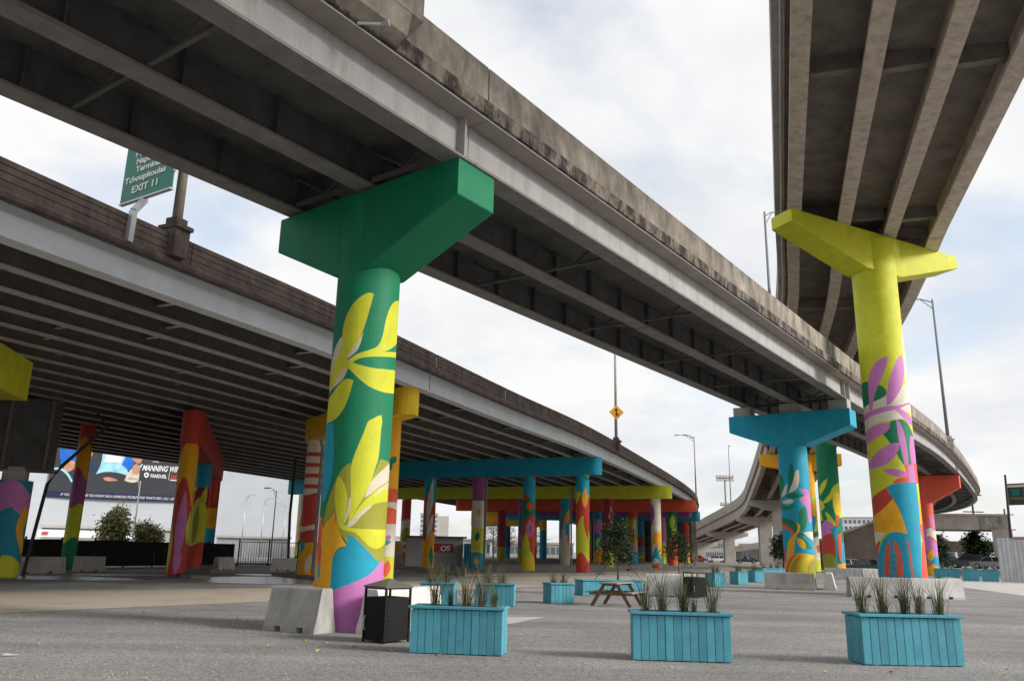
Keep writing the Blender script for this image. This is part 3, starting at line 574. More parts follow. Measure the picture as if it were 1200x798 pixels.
# GREEN [-3.28, 17.55] 0.7
M_YELLOW = [
 ('cream',[70.0,11.87,105.0,11.91,105.0,7.81,74.5,8.05,60.3,9.34,65.5,10.49]),
 ('green',[-105.0,9.61,-69.3,9.56,-45.4,9.59,-11.9,9.36,5.1,9.06,1.8,8.78,-25.9,8.58,-70.9,8.42,-105.0,8.35]),
 ('cream',[-105.0,8.28,-71.4,8.39,-25.9,8.58,3.8,8.81,7.5,8.46,44.8,9.24,60.3,9.34,105.0,9.48,105.0,8.09,28.1,8.05,17.0,8.15,-25.3,7.95,-71.8,7.58,-105.0,7.43]),
 ('cream',[-105.0,7.22,-66.6,7.56,-25.3,7.95,20.8,8.15,41.7,7.79,14.4,7.67,-27.4,7.58,-70.2,7.29]),
 ('green',[22.2,7.7,5.1,7.64,-14.5,7.04,1.6,6.62,25.7,5.62,56.3,5.31,105.0,6.57,71.5,7.22,43.6,7.72]),
 ('pink',[14.4,10.64,-2.0,10.58,-22.9,10.27,-38.7,9.81,-45.4,9.19,-44.0,8.63,-48.0,8.21,-37.0,8.19,-32.3,8.59,-23.3,9.06,-5.1,9.59,11.4,10.28]),
 ('pink',[55.9,10.75,45.1,10.66,36.4,10.43,21.0,9.93,8.2,9.3,2.4,8.75,0.2,8.33,9.0,8.39,23.7,8.67,44.3,9.17,61.9,9.84,65.5,10.49]),
 ('pink',[-105.0,7.92,-70.3,8.07,-27.9,8.24,3.1,8.33,29.8,8.33,66.8,8.55,105.0,8.63,105.0,8.53,65.4,8.45,33.4,8.22,57.1,8.01,105.0,7.53,58.2,7.47,39.3,7.78,20.8,8.15,-25.1,7.99,-63.4,7.84,-105.0,7.64]),
 ('pink',[4.5,7.54,-27.6,7.54,-60.6,7.34,-105.0,7.07,-105.0,6.51,-46.0,6.82,-14.5,7.04,3.3,7.3]),
 ('pink',[22.9,6.63,-0.7,6.63,-29.5,6.33,-63.8,5.9,-105.0,5.46,-105.0,5.55,-28.0,5.55,0.2,5.82,18.3,6.29]),
 ('pink',[20.7,7.7,27.1,7.65,38.0,7.17,42.6,6.4,43.2,5.73,33.2,4.83,31.1,5.63,24.3,6.39,19.9,7.06]),
 ('pink',[59.7,7.0,105.0,7.02,105.0,5.7,105.0,4.89,52.3,4.84,52.9,5.65,49.9,6.41]),
 ('lime',[-105.0,5.16,-68.5,5.52,-22.6,5.5,-1.2,5.06,11.5,5.06,-27.7,4.6,-71.0,4.26,-105.0,4.19]),
 ('coral',[28.2,5.63,61.2,5.75,105.0,5.89,105.0,4.88,38.3,4.86,-4.9,4.85,11.6,5.08,37.3,5.18]),
 ('pink',[-22.9,5.45,1.1,5.51,26.8,5.39,40.5,5.18,11.8,5.1,-13.1,5.25]),
 ('pink',[38.5,5.63,38.2,4.84,63.7,4.86,61.2,5.75]),
 ('red',[-105.0,3.99,-66.3,4.26,-19.9,4.65,-4.8,4.17,-31.6,3.72,-72.9,3.4,-105.0,3.05]),
 ('orange',[-105.0,3.08,-72.9,3.4,-31.6,3.72,-3.1,4.13,10.6,3.51,19.4,2.65,-12.3,2.75,-48.3,2.71,-105.0,2.84,-105.0,2.9]),
 ('cream',[-105.0,2.83,-105.0,2.8,-33.2,2.71,-54.7,2.3,-105.0,1.99,-105.0,1.77]),
 ('red',[-105.0,1.84,-105.0,1.99,-50.9,2.37,-61.9,1.92,-105.0,0.0,-105.0,0.0]),
 ('blue',[-19.8,4.67,2.7,4.87,64.5,4.92,67.0,4.09,65.8,3.53,61.3,2.77,58.2,2.22,39.8,0.0,-105.0,0.0,-105.0,0.84,-59.6,1.92,-42.4,2.4,-24.7,2.68,-4.7,2.76,19.4,2.65,18.4,2.82,10.6,3.51,-4.8,4.17]),
 ('coral',[-22.1,2.4,-34.9,2.06,-43.4,1.51,-45.1,0.89,-55.3,0.0,-32.4,0.0,-25.3,0.91,-23.1,1.65]),
 ('coral',[-12.3,2.4,-2.4,2.13,2.6,1.66,1.6,0.99,-5.6,0.0,-24.8,0.0,-18.4,0.91,-14.4,1.65]),
 ('blue',[-32.5,1.72,-24.6,1.82,-17.2,1.84,-10.5,1.8,-4.5,1.72,-11.4,1.64,-18.5,1.61,-25.7,1.63]),
 ('blue',[-34.3,1.42,-26.3,1.53,-18.8,1.55,-12.1,1.51,-6.1,1.43,-12.9,1.35,-20.1,1.32,-27.4,1.34]),
 ('blue',[-36.1,1.14,-27.9,1.24,-20.4,1.26,-13.6,1.23,-7.6,1.15,-14.5,1.07,-21.7,1.03,-29.0,1.05]),
 ('blue',[-37.9,0.85,-29.6,0.96,-22.0,0.98,-15.1,0.94,-9.1,0.87,-16.0,0.78,-23.3,0.75,-30.7,0.77]),
 ('coral',[15.8,2.35,20.5,2.36,23.6,1.8,24.4,1.4,24.8,0.86,18.9,0.0,13.6,0.0,20.0,0.93,19.6,1.67]),
 ('orange',[66.6,4.2,105.0,4.26,105.0,2.92,62.2,3.04,65.8,3.53]),
 ('coral',[60.3,3.08,105.0,3.13,105.0,1.68,75.4,0.0,38.4,0.0,58.2,2.22,68.0,2.36,61.3,2.63]),
]
# YELLOW [17.57, 37.38] 1.0
M_BLUE = [
 ('green',[-6.3,6.37,-19.6,5.91,-24.0,5.34,-20.2,5.06,-42.8,4.75,-13.5,4.95,0.0,5.52,2.3,5.99]),
 ('cream',[20.3,5.99,5.4,5.9,-4.4,5.34,-25.4,4.8,-3.3,4.85,13.1,5.06,21.5,5.52]),
 ('green',[-105.0,5.98,-57.1,5.79,-43.0,5.45,-46.1,4.98,-75.5,4.53,-105.0,4.55]),
 ('cream',[-29.0,5.3,-43.5,5.07,-70.0,4.58,-45.3,4.65,-31.6,4.83]),
 ('green',[-43.4,4.65,-3.5,4.82,38.9,4.67,9.0,4.52,-27.0,4.5]),
 ('cream',[-63.8,4.34,-23.2,4.5,-4.3,4.39,-20.9,4.22,-46.2,4.23]),
 ('green',[-105.0,4.4,-74.3,4.3,-37.9,4.06,-6.7,4.18,-7.2,4.08,-34.6,3.89,-67.6,4.01,-105.0,4.07]),
 ('pink',[15.1,5.01,55.7,5.0,74.6,4.81,105.0,4.08,105.0,3.34,52.4,3.32,47.7,4.05,27.6,4.18,16.0,4.5,38.9,4.67]),
 ('green',[35.4,4.14,13.0,3.93,5.6,3.58,5.8,3.21,10.9,2.85,29.8,2.95,44.9,3.41,42.5,3.86]),
 ('green',[-105.0,3.56,-64.3,3.55,-17.6,3.44,-1.1,3.21,8.8,2.85,-7.3,2.67,-35.1,3.08,-105.0,3.42]),
 ('coral',[-105.0,3.32,-71.9,3.24,-27.0,3.08,-10.4,2.76,-21.9,2.62,-31.8,2.94,-75.7,3.02,-105.0,3.04]),
 ('orange',[-0.7,3.3,10.7,3.21,12.1,2.94,-7.8,2.58,-15.7,2.12,-19.0,1.76,-56.9,1.4,-50.2,1.94,-34.4,2.48,-14.4,2.67,2.3,2.94]),
 ('green',[-3.9,2.67,14.4,2.85,38.9,2.81,105.0,2.7,105.0,2.51,37.9,2.68,9.7,2.62,35.9,2.36,62.3,2.01,33.2,1.94,11.3,2.26]),
 ('cream',[19.8,2.78,39.2,2.86,105.0,2.83,105.0,2.28,44.2,2.54]),
 ('orange',[-3.2,2.53,13.9,2.49,27.3,2.27,28.2,2.03,16.8,1.97,3.7,2.13,-3.6,2.31]),
 ('red',[-105.0,2.77,-105.0,2.68,-60.2,1.76,-68.3,1.3,-105.0,0.84]),
 ('orange',[-105.0,0.39,-105.0,0.94,-56.9,1.4,-30.8,1.69,-1.5,1.79,31.9,1.73,105.0,1.61,105.0,0.0,-105.0,0.0]),
 ('coral',[-69.2,0.94,-45.8,1.4,-27.1,1.65,-1.6,1.77,-16.4,1.58,-35.5,1.31,-49.7,0.86,-63.8,0.67]),
 ('olive',[-52.4,0.5,-36.6,1.13,-16.9,1.49,11.6,1.66,-3.4,1.41,-15.6,1.05,-19.3,0.34]),
 ('lime',[-8.8,0.34,-5.6,0.96,6.9,1.41,31.4,1.64,58.7,1.67,29.5,1.33,18.5,0.97,15.1,0.35]),
 ('olive',[23.7,0.35,27.3,0.97,40.2,1.33,74.1,1.56,105.0,1.43,105.0,0.35]),
]
# BLUE [15.06, 43.25] 0.745
M_GREEN2 = [
 ('lime',[-1.6,8.06,-34.4,7.74,-67.8,7.09,-55.9,6.62,-18.8,7.2]),
 ('lime',[105.0,7.89,21.9,7.45,4.4,6.74,-45.2,6.0,-14.8,5.99,27.4,6.52,105.0,7.18]),
 ('yellow',[105.0,6.99,21.8,6.85,13.9,5.92,23.1,5.17,37.5,4.81,105.0,4.76]),
 ('lime',[-74.9,6.41,-38.3,6.08,-29.3,5.62,-58.3,5.33,-48.1,4.58,-105.0,4.45,-105.0,5.21]),
 ('lime',[-30.9,5.32,-6.6,5.09,19.1,4.43,27.4,4.06,3.0,4.13,-21.3,4.72]),
 ('pink',[-105.0,3.85,-58.6,4.29,-23.8,4.65,-0.5,4.39,14.2,4.06,0.1,3.54,-44.1,3.17,-105.0,2.95]),
 ('coral',[27.5,5.02,52.0,4.96,32.9,4.06,17.1,4.06]),
 ('red',[-105.0,2.8,-59.0,3.24,-28.1,3.46,-4.7,3.54,11.8,3.03,12.9,1.93,12.8,1.35,-105.0,1.32]),
 ('olive',[-105.0,1.54,-63.0,1.84,-22.6,1.95,2.5,1.76,15.8,1.35,3.9,0.0,-105.0,0.0]),
 ('blue',[-12.5,3.91,44.8,4.02,26.9,3.4,18.9,2.52,15.3,0.0,1.1,0.0,16.0,2.52,6.9,3.39]),
 ('coral',[26.9,3.4,55.9,3.56,50.3,1.07,27.9,1.36]),
 ('blue',[57.6,2.82,105.0,2.84,66.0,0.0,30.5,0.0]),
 ('orange',[16.2,1.07,105.0,1.22,66.0,0.0,5.8,0.0]),
]
# GREEN2 [27.24, 69.88] 0.86
M_YELLOW2 = [
 ('lime',[105.0,9.05,31.9,8.38,22.0,7.57,48.6,7.38]),
 ('olive',[105.0,6.0,24.6,5.36,18.7,3.97,48.4,4.58]),
 ('blue',[22.0,6.16,57.8,5.98,48.4,4.58,15.4,4.56]),
 ('lime',[105.0,6.61,53.5,5.38,32.8,4.37,105.0,5.0]),
 ('green',[8.1,4.16,105.0,4.6,105.0,4.0,16.2,3.37]),
 ('cream',[5.7,3.57,105.0,4.0,105.0,0.25,-7.4,0.23]),
 ('coral',[38.6,2.79,105.0,3.01,105.0,2.22,49.5,2.01]),
 ('lime',[18.8,1.22,105.0,1.23,105.0,0.0,-12.8,0.0]),
]
# YELLOW2 [34.04, 94.03] 1.0
def pier_cap(parent, c, az, sL, sR, zt, tilt, end_h, root_h, w, hw, col):
    """hammerhead: slab along azimuth az, tapering from root_h at the shaft (half width hw) to end_h at its ends; tilt = rise per metre along az"""
    a = dirv(az); n = Vector((a.y, -a.x, 0))
    def T(s): return zt+tilt*s
    poly = [(sL, T(sL)), (sL, T(sL)-end_h), (-hw, T(-hw)-root_h), (hw, T(hw)-root_h), (sR, T(sR)-end_h), (sR, T(sR))]
    mb = MB(); mb.extr(poly, Vector((c[0], c[1], 0))+n*(w/2), a, -n*w)
    o = mb.build('pier_cap', col, parent)
    bm = bmesh.new(); bm.from_mesh(o.data); bmesh.ops.bevel(bm, geom=[e for e in bm.edges], offset=.035, segments=2, profile=.6, affect='EDGES'); bm.to_mesh(o.data); bm.free()
    return o
def pier(label, c, Rr, z1, base, polys, capargs=None, group=None, ref=None):
    root = empty('bridge_pier', (c[0], c[1], 0), label, 'bridge pier', group)
    s = on(root, shaft('column', None, c, Rr, -.1, z1, base, polys, ref=ref))
    if capargs:
        k = pier_cap(None, c, *capargs); on(root, k)
    return root
cg = (-3.28, 17.55)
g = pier('dark green hammerhead pier painted with lime leaves, nearest the camera', cg, .70, 9.3, 'green', hero_polys(M_GREEN, .70), (125.4, -2.56, 3.03, 9.40, .03, .85, 1.9, 1.24, .5, 'green'))
yl = pier('tall lime yellow pier with pink leaves and a football painted at its foot', (CY.x, CY.y), 1.0, 16.5, 'lime', hero_polys(M_YELLOW, 1.0), (68, -5.45, 4.95, 16.80, -.073, .62, 1.95, 1.4, 1.05, 'lime'))
cb = (15.06, 43.25)
bl = pier('bright blue hammerhead pier with green leaves and lemon shapes', cb, .745, 8.9, 'blue', hero_polys(M_BLUE, .745), (125.4, -3.16, 3.21, 9.0, .0, .88, 1.72, 1.36, .9, 'blue'))
for u in (-2.5, 0.03, 2.58):
    a = dirv(125.4); u += .0; n = dirv(35.4)
    mb = MB(); mb.box((cb[0]+a.x*u*1.0, cb[1]+a.y*u*1.0, 9.265), (.95, .8, .53), R_(-35.4)); on(bl, mb.build('bearing_pedestal', 'conc'))
g2 = pier('dark green pier with yellow and lime leaves behind the blue pier', (27.24, 69.88), .86, 14.9, 'green', hero_polys(M_GREEN2, .86), (110, -4.0, 4.0, 14.93, 0, .8, 1.8, 1.3, .9, 'green'))
y2 = pier('orange yellow pier half hidden between the blue pier and the green one', (34.04, 94.03), 1.0, 13.0, 'orange', hero_polys(M_YELLOW2, 1.0), (105, -4.9, 4.0, 13.03, 0, 1.3, 1.9, 1.4, 1.05, 'orange'))
# red pier under the bend
q = P1.pt(82, -.8); p_, d_, n_ = P1.frame(82); azr = math.degrees(math.atan2(n_.x, n_.y))
rp = pier('coral red hammerhead pier under the bend of the girder overpass', (q.x, q.y), .8, q.z-.3, 'coral', wavy([('orange', 0, .10, .02, 0), ('blue', .10, .20, .03, 1), ('pink', .22, .36, .04, 2), ('cream', .36, .44, .03, .5)], [('pink', -30, .42, 30, .09, .3), ('pink', 45, .52, 24, .09, -.3), ('orange', 10, .2, 26, .06, .4)], 0, q.z), (azr, -3.3, 3.5, q.z-.03, 0, 1.25, 2.7, 1.4, .85, 'coral'))
# unpainted T piers of the far curve
gp = []
for k, (t, lab) in enumerate(((90, 'pale concrete T pier just left of the blue pier, tallest of the far row'), (110, 'pale concrete T pier second from the blue pier under the far curve'), (143, 'pale concrete T pier third from the blue pier under the far curve'), (174, 'pale concrete T pier lowest and farthest left under the far curve'))):
    q = P3.pt(t, 0); p_, d_, n_ = P3.frame(t); az_ = math.degrees(math.atan2(n_.x, n_.y))
    root = empty('bridge_pier', (q.x, q.y, 0), lab, 'bridge pier', 'unpainted T piers under the far curve')
    mb = MB(); mb.box((q.x, q.y, (q.z-.6)/2), (2.1, 1.7, q.z-.6), -R_(az_-90)); on(root, mb.build('column', 'pier_conc'))
    on(root, pier_cap(None, (q.x, q.y), az_, -4.6, 4.0, q.z-.02, 0, .75, 1.6, 1.5, 1.05, 'pier_conc'))

# ================================================================== BENTS UNDER THE WIDE BRIDGE
def bent(label, s0, az, L, zt, zb, w, col, cols, haunch=False, blunt=False):
    """long cap starting at s0 (its near end), running along az for L metres on several round painted shafts (s, radius, base, bands, blobs)"""
    a = dirv(az); n = Vector((a.y, -a.x, 0)); s0 = Vector((s0[0], s0[1], 0)); root = empty('bridge_bent', s0, label, 'bridge pier')
    P = []
    for i in range(9):
        t = math.pi/2+math.pi*i/8; P.append(s0+a*(w/2)+a*(math.cos(t)*w/2)+n*(math.sin(t)*w/2))
    for i in range(9):
        t = -math.pi/2+math.pi*i/8; P.append(s0+a*(L-w/2)+a*(math.cos(t)*w/2)+n*(math.sin(t)*w/2))
    if blunt: P = [s0+n*(w/2), s0-n*(w/2), s0+a*L-n*(w/2), s0+a*L+n*(w/2)]
    mb = MB(); mb.prism([(p.x, p.y) for p in P], zb, zt); o = mb.build('pier_cap', col)
    on(root, o)
    for s, r, base, bands, blobs in cols:
        c = s0+a*s; on(root, shaft('column', None, (c.x, c.y), r, -.1, zb+.02, base, wavy(bands, blobs, 0, zb), seg=15))
    return root
ZT, ZB = 8.495, 7.2
bent('yellow bent behind the dark green pier, one column banded red and white', (-4.35, 35.3), 327.3, 12.8, ZT, 7.3, 1.1, 'gold', [
    (2.05, .46, 'orange', [('lime', 0, .17, 0, 0), ('cream', .17, .36, .0, 0), ('coral', .36, .455, 0, 0), ('cream', .455, .49, .01, 1), ('coral', .49, .57, 0, 0)], [('coral', 20, .1, 26, .05, .2), ('pink', 0, .27, 30, .025, .9), ('blue', 0, .245, 30, .02, .9), ('green', 20, .74, 26, .03, .5), ('green', 0, .71, 20, .03, -.5)]),
    (12.0, .47, 'cream', [('orange', 0, .24, .04, 1), ('red', .24, .6, .01, 0), ('cream', .33, .37, .01, 0), ('red', .64, .67, 0, 0), ('red', .72, .75, 0, 0), ('red', .80, .83, 0, 0), ('red', .88, .91, 0, 0)], [('blue', -40, .22, 20, .05, .3), ('cream', 10, .1, 22, .07, .4)])])
bent('long blue bent over four painted columns in the middle distance', (6.9, 61.0), 293, 18.2, ZT, 7.2, 1.2, 'blue', [
    (1.5, .5, 'lime', [('red', 0, .17, .05, 2.2), ('red', .5, .78, .08, .8), ('blue', .80, 1, .03, 2.5)], [('red', 40, .52, 34, .17, -.2), ('orange', 22, .76, 30, .10, .1), ('maroon', 30, .06, 26, .06, .2)]),
    (5.8, .48, 'red', [('yellow', 0, .16, .06, 1), ('green', .55, .78, .04, 0), ('blue', .76, 1, .05, 2)], [('lime', -30, .22, 44, .2, .15), ('coral', 10, .68, 34, .05, 0), ('pink', 10, .45, 40, .09, 0), ('purple', 20, .45, 16, .04, 0), ('yellow', -30, .08, 40, .1, 0)]),
    (10.1, .48, 'cream', [('blue', 0, .2, 0, 0), ('lime', .2, .45, .02, 1), ('cream', .45, .74, 0, 0), ('purple', .74, 1, 0, 0)], [('orange', 0, .10, 26, .06, 0), ('cream', 0, .1, 12, .03, 0), ('green', 0, .36, 26, .05, .2), ('orange', 10, .62, 24, .04, 0)]),
    (14.4, .48, 'red', [('orange', 0, .36, .05, 0), ('blue', .75, 1, .05, 2)], [('cream', 0, .72, 30, .26, .8), ('green', -50, .42, 22, .08, .4), ('cream', 10, .46, 26, .14, .9), ('green', 40, .14, 26, .12, -.2)])])
bent('long lime green bent spanning just behind the long blue bent', (17.1, 86.2), 290, 33, ZT, 7.2, 1.25, 'lime', [
    (1.75, .52, 'cream', [('coral', 0, .09, .02, 0), ('blue', .09, .26, .08, 1.2), ('orange', .26, .44, .10, 1.6)], [('purple', -55, .76, 40, .16, .3), ('orange', 40, .42, 36, .15, .5)]),
    (6.8, .5, 'maroon', [('lime', 0, .25, .02, 0)], [('cream', 30, .84, 7, .05, .3), ('cream', 10, .74, 8, .05, -.6), ('cream', 35, .64, 8, .05, .6), ('cream', 5, .56, 8, .04, -.6), ('green', 0, .14, 22, .06, 0)]),
    (11.6, .5, 'blue', [('tan', 0, .42, .05, 1.4)], [('orange', 25, .72, 40, .12, .7), ('tan', -20, .45, 26, .2, .3), ('coral', 40, .4, 14, .08, .1)]),
    (16.5, .5, 'purple', [('olive', 0, .3, .04, 0), ('teal', .55, .8, .05, 1)], [('orange', 10, .4, 30, .1, 0)]),
    (21.4, .5, 'lime', [('pink', 0, .18, .01, 0), ('maroon', .6, 1, .06, 1)], [('green', 0, .4, 22, .16, .1)]),
    (30.9, .55, 'cream', [('red', 0, .28, .03, 0), ('red', .66, 1, .02, 0), ('olive', .28, .5, .05, 1)], [('orange', 0, .2, 26, .05, 0)])])
bent('coral red bent just beyond the long lime green bent', (24.6, 108.2), 289, 34, ZT, 7.0, 1.4, 'coral', [
    (3.2, .62, 'green', [('coral', 0, .5, .12, 1)], [('lime', 0, .82, 36, .12, .3), ('lime', 20, .64, 30, .12, -.4), ('orange', 40, .52, 24, .12, .2)]),
    (8.4, .6, 'olive', [('blue', 0, .28, .05, 0), ('pink', .26, .36, .06, 1), ('red', .86, 1, .02, 0)], [('cream', 15, .66, 22, .22, .5), ('maroon', 5, .56, 12, .16, .6), ('orange', 40, .4, 20, .12, .2)]),
    (13.2, .6, 'teal', [('orange', 0, .3, .05, 0), ('pink', .55, .8, .05, 1)], [('lime', 0, .42, 30, .1, .3)]), (18, .6, 'purple', [('teal', 0, .2, 0, 0), ('tan', .2, .5, .03, 1)], [('orange', 20, .7, 24, .1, .3)]), (22.5, .6, 'lime', [('red', 0, .3, .06, 1), ('blue', .7, 1, .04, 0)], []), (27, .6, 'maroon', [('olive', 0, .3, 0, 0)], [])])
bent('teal blue bent farthest along the wide viaduct before it bends away', (32.0, 138.2), 287, 34, ZT, 6.9, 1.4, 'blue', [
    (2.5, .62, 'red', [('orange', 0, .4, .1, 0)], []), (6.2, .62, 'olive', [('pink', .3, .6, .06, 0)], []), (10, .62, 'teal', [('olive', 0, .24, .04, 1), ('maroon', .4, .62, .0, 0)], []), (14.5, .62, 'coral', [('yellow', 0, .35, .08, 0), ('blue', .7, 1, 0, 0)], []), (19, .62, 'olive', [('coral', 0, .35, 0, 0)], []), (27, .62, 'teal', [('orange', .75, 1, 0, 0)], [])])
bent('pair of orange capped columns deep in the shade under the viaduct', (6.5, 150), 287, 14, ZT, 5.9, 1.4, 'orange', [(2, .62, 'maroon', [], []), (7, .62, 'teal', [], []), (12, .62, 'teal', [], [])])
bent('red portal bent at left with three painted columns running back from the camera', (-16.85, 42.7), 343.6, 27.3, ZT, 6.75, 1.05, 'red', [
    (.75, .47, 'red', [('orange', .62, 1, .12, 1.3)], [('pink', 0, .36, 34, .27, .1), ('lime', 58, .36, 26, .13, .1), ('lime', -64, .2, 22, .2, 0), ('pink', 0, .12, 26, .12, 0)]),
    (12.6, .49, 'lime', [('red', 0, .24, .02, 0), ('maroon', .62, .78, .06, 1), ('blue', .78, 1, .0, 0)], [('lime', 20, .66, 26, .14, .6), ('olive', -20, .42, 26, .18, .2)]),
    (25.6, .46, 'orange', [('tan', 0, .22, 0, 0), ('blue', .22, .42, 0, 0), ('orange', .42, .66, 0, 0), ('red', .66, 1, 0, 0)], [('coral', 20, .9, 14, .2, .6)])])
bent('lime beam end at the left edge high under the viaduct', (-19.75, 31.7), 167.7, 13, ZT, 6.95, 1.15, 'lime', [(11, .55, 'lime', [('pink', 0, .4, .1, 0)], [])], blunt=True)
A_, B_ = Vector(polar(5.4, 178)), Vector(polar(12.4, 158)); e_ = (B_-A_).normalized(); n_ = e_.cross(Vector((0, 0, 1))); root = empty('bridge_abutment', A_, 'dark abutment wall closing the far end under the wide viaduct', 'abutment')
mb = MB(); mb.extr([(0, 0), ((B_-A_).length, 0), ((B_-A_).length, 8.45), (0, 8.45)], A_, e_, -n_*1.5); on(root, mb.build('wall', 'brown_wall'))
for k in range(7): mb = MB(); p_ = A_+e_*(1.5+3.9*k)+n_*.25; mb.box((p_.x, p_.y, 4.2), (.7, .5, 8.4), R_(-20)); on(root, mb.build('pilaster', 'brown_wall'))
for lab, pts_ in (('grey drain pipe cranked down the purple topped column', [(-1.2, 64.2, 8.4), (-1.2, 64.0, 7.6), (-1.75, 64.1, 6.9), (-1.8, 64.15, .2)]), ('grey drain pipe down the blue and tan column of the lime bent', [(6.9, 89.2, 8.4), (6.9, 89.0, 7.3), (6.75, 89.0, 6.6), (6.75, 89.0, .2)]), ('grey drain pipe down the red and white banded column', [(-10.5, 44.3, 8.4), (-10.5, 44.2, 7.9), (-10.3, 44.7, 6.9), (-10.3, 44.7, .2)])):
    mb = MB(); mb.tube(pts_, .09, 8); tag(mb.build('drain_pipe', 'grey_pole'), lab, 'drain pipe')
bent('purple capped bent between the coral red bent and the farthest blue bent', (27.6, 124.4), 288, 30, ZT, 7.0, 1.3, 'purple', [
    (4.6, .55, 'pink', [('lime', 0, .4, .1, 0)], []), (9.4, .55, 'lime', [('coral', .5, .8, .08, 1)], []), (14.6, .55, 'yellow', [('blue', 0, .3, .05, 0), ('red', .6, .9, .05, 0)], []), (20, .55, 'coral', [('cream', .3, .6, .1, 0)], []), (25.5, .55, 'teal', [('orange', .2, .5, .08, 1)], [])])
# single columns along the left side of the viaduct
def single(label, c, r, z1, base, bands, blobs):
    root = empty('bridge_pier', (c[0], c[1], 0), label, 'bridge pier')
    on(root, shaft('column', None, c, r, -.1, z1, base, wavy(bands, blobs, 0, z1), seg=12)); return root
single('slim column striped red, orange, purple, lime and green by the black fence', polar(-27.56, 56), .40, 9.3, 'red', [('green', 0, .21, .05, 1.8), ('lime', .18, .40, .02, 0), ('purple', .40, .60, .01, 0), ('orange', .60, .80, .04, 2)], [])
pk = single('stout pink and teal swirled column under the dark box beam at left', polar(-31.0, 45), .78, 4.3, 'teal', [('lime', 0, .16, .06, 1.2), ('pink', .70, .93, .08, 2)], [('pink', -20, .82, 60, .16, .3), ('orange', 62, .48, 34, .26, -.3), ('teal', 84, .44, 24, .17, -.3), ('green', -40, .22, 40, .14, 0)])
c = polar(-31.0, 45); mb = MB(); mb.box((c[0], c[1], 4.5), (.95, .95, .5), R_(20)); mb.box((c[0], c[1], 4.84), (.6, .6, .2), R_(20)); on(pk, mb.build('bearing_pedestal', 'conc'))
tl = bent('teal bent far behind the banded column with a leafy white and yellow shaft', (-17.5, 86.2), 296, 7, ZT, 7.0, 1.2, 'teal', [(4.9, .55, 'cream', [('green', 0, .12, .03, 0), ('lime', .1, .3, .08, 1)], [('orange', -20, .5, 20, .2, .4), ('lime', 20, .6, 26, .25, .5), ('green', 40, .3, 20, .12, .2)])])
# dark steel box beam crossing under the viaduct
root = empty('steel_box_beam', (-24, 42, 4.94), 'dark riveted steel box beam resting on the pink and teal column', 'beam')
A = Vector((-22.8, 40.9, 0)); a = Vector((-.93, -.36, 0)).normalized(); n = Vector((a.y, -a.x, 0))
mb = MB(); mb.extr([(0, 4.95), (0, 8.45), (22, 8.45), (22, 4.95)], A+n*.5, a, -n*1.0); on(root, mb.build('box_girder', 'dark_steel'))
for k in range(9):
    mb = MB(); q = A+a*(.3+1.8*k); mb.beam(q+n*.55+Vector((0, 0, 5.0)), q+n*.55+Vector((0, 0, 8.4)), .09, .1); mb.beam(q-n*.55+Vector((0, 0, 5.0)), q-n*.55+Vector((0, 0, 8.4)), .09, .1); on(root, mb.build('web_stiffener', 'flange'))
mb = MB(); mb.extr([(-.2, 4.9), (-.2, 4.96), (22, 4.96), (22, 4.9)], A+n*.7, a, -n*1.4); on(root, mb.build('bottom_flange', 'flange'))
for lab, pts, r in (('dark downpipe bracketed to the pink and teal column', [(-22.95, 40.1, .0), (-22.6, 40.3, 4.3), (-22.2, 40.6, 5.2), (-20.7, 41.6, 7.4), (-21.4, 41.7, 8.0)], .085), ('thin dark downpipe beside the far teal bent', [polar(-14.6, 68, 0), polar(-14.75, 68, 4), polar(-14.7, 68, 8.4)], .11)):
    mb = MB(); mb.tube(pts, r, 8); tag(mb.build('downpipe', 'dark_pole'), lab, 'downpipe')
# ================================================================== BARRIERS
def barrier(label, p0, az, L, m='barrier', base=.6, top=.26, h=.82, group=None, slots=None):
    """jersey barrier: p0 is the middle of its near end, long axis along az"""
    a = dirv(az); n = Vector((a.y, -a.x, 0)); p = Vector((p0[0], p0[1], 0))
    mb = MB(); b2_, t2_ = base/2, top/2
    prof = [(-b2_, 0), (b2_, 0), (b2_, .08), (b2_*.62+t2_*.38, .30), (t2_*1.15, h-.04), (t2_*.95, h), (-t2_*.95, h), (-t2_*1.15, h-.04), (-b2_*.62-t2_*.38, .30), (-b2_, .08)]
    slots = slots if slots is not None else ([.28, .72] if L > .9 else [])
    # cut the fork slots as real notches along the bottom
    cuts = [0.0]
    for f in slots: cuts += [f*L-.085, f*L+.085]
    cuts.append(L)
    for i in range(len(cuts)-1):
        s0, s1 = cuts[i], cuts[i+1]; notch = i % 2 == 1
        pr = prof if not notch else [(-b2_+.01, .1), (b2_-.01, .1)]+prof[3:9]
        mb.extr(pr, p+a*s0, n, a*(s1-s0))
    o = mb.build('jersey_barrier', m); o.data.name = 'jersey_barrier'
    # move origin to the near end
    o.data.transform(Matrix.Translation(-p)); o.location = p
    return tag(o, label, 'barrier', group or 'concrete barriers round the bridge piers')
barrier('grey barrier block to the left of the green pier foot', (-3.47, 16.42), 299.5, 1.32)
barrier('pale barrier between the green pier and the trash can', (-2.62, 16.4), 24, 2.5, 'white_barrier')  # lit right face put into the colour with the paler concrete
barrier('grey barrier in front of the blue pier foot', (15.15, 41.55), 291, 2.35)
barrier('sunlit barrier end just right of the blue pier foot', (16.15, 42.3), 22, 2.4, 'white_barrier')  # sunlit look of the end painted in by the paler concrete
barrier('left of the two long barriers before the football pier', (14.45, 35.75), 92, 2.55)
barrier('right of the two long barriers before the football pier', (17.03, 35.66), 92, 2.1, 'white_barrier')
barrier('barrier standing away to the right behind the football pier', (19.35, 36.2), 16, 2.4, 'white_barrier')
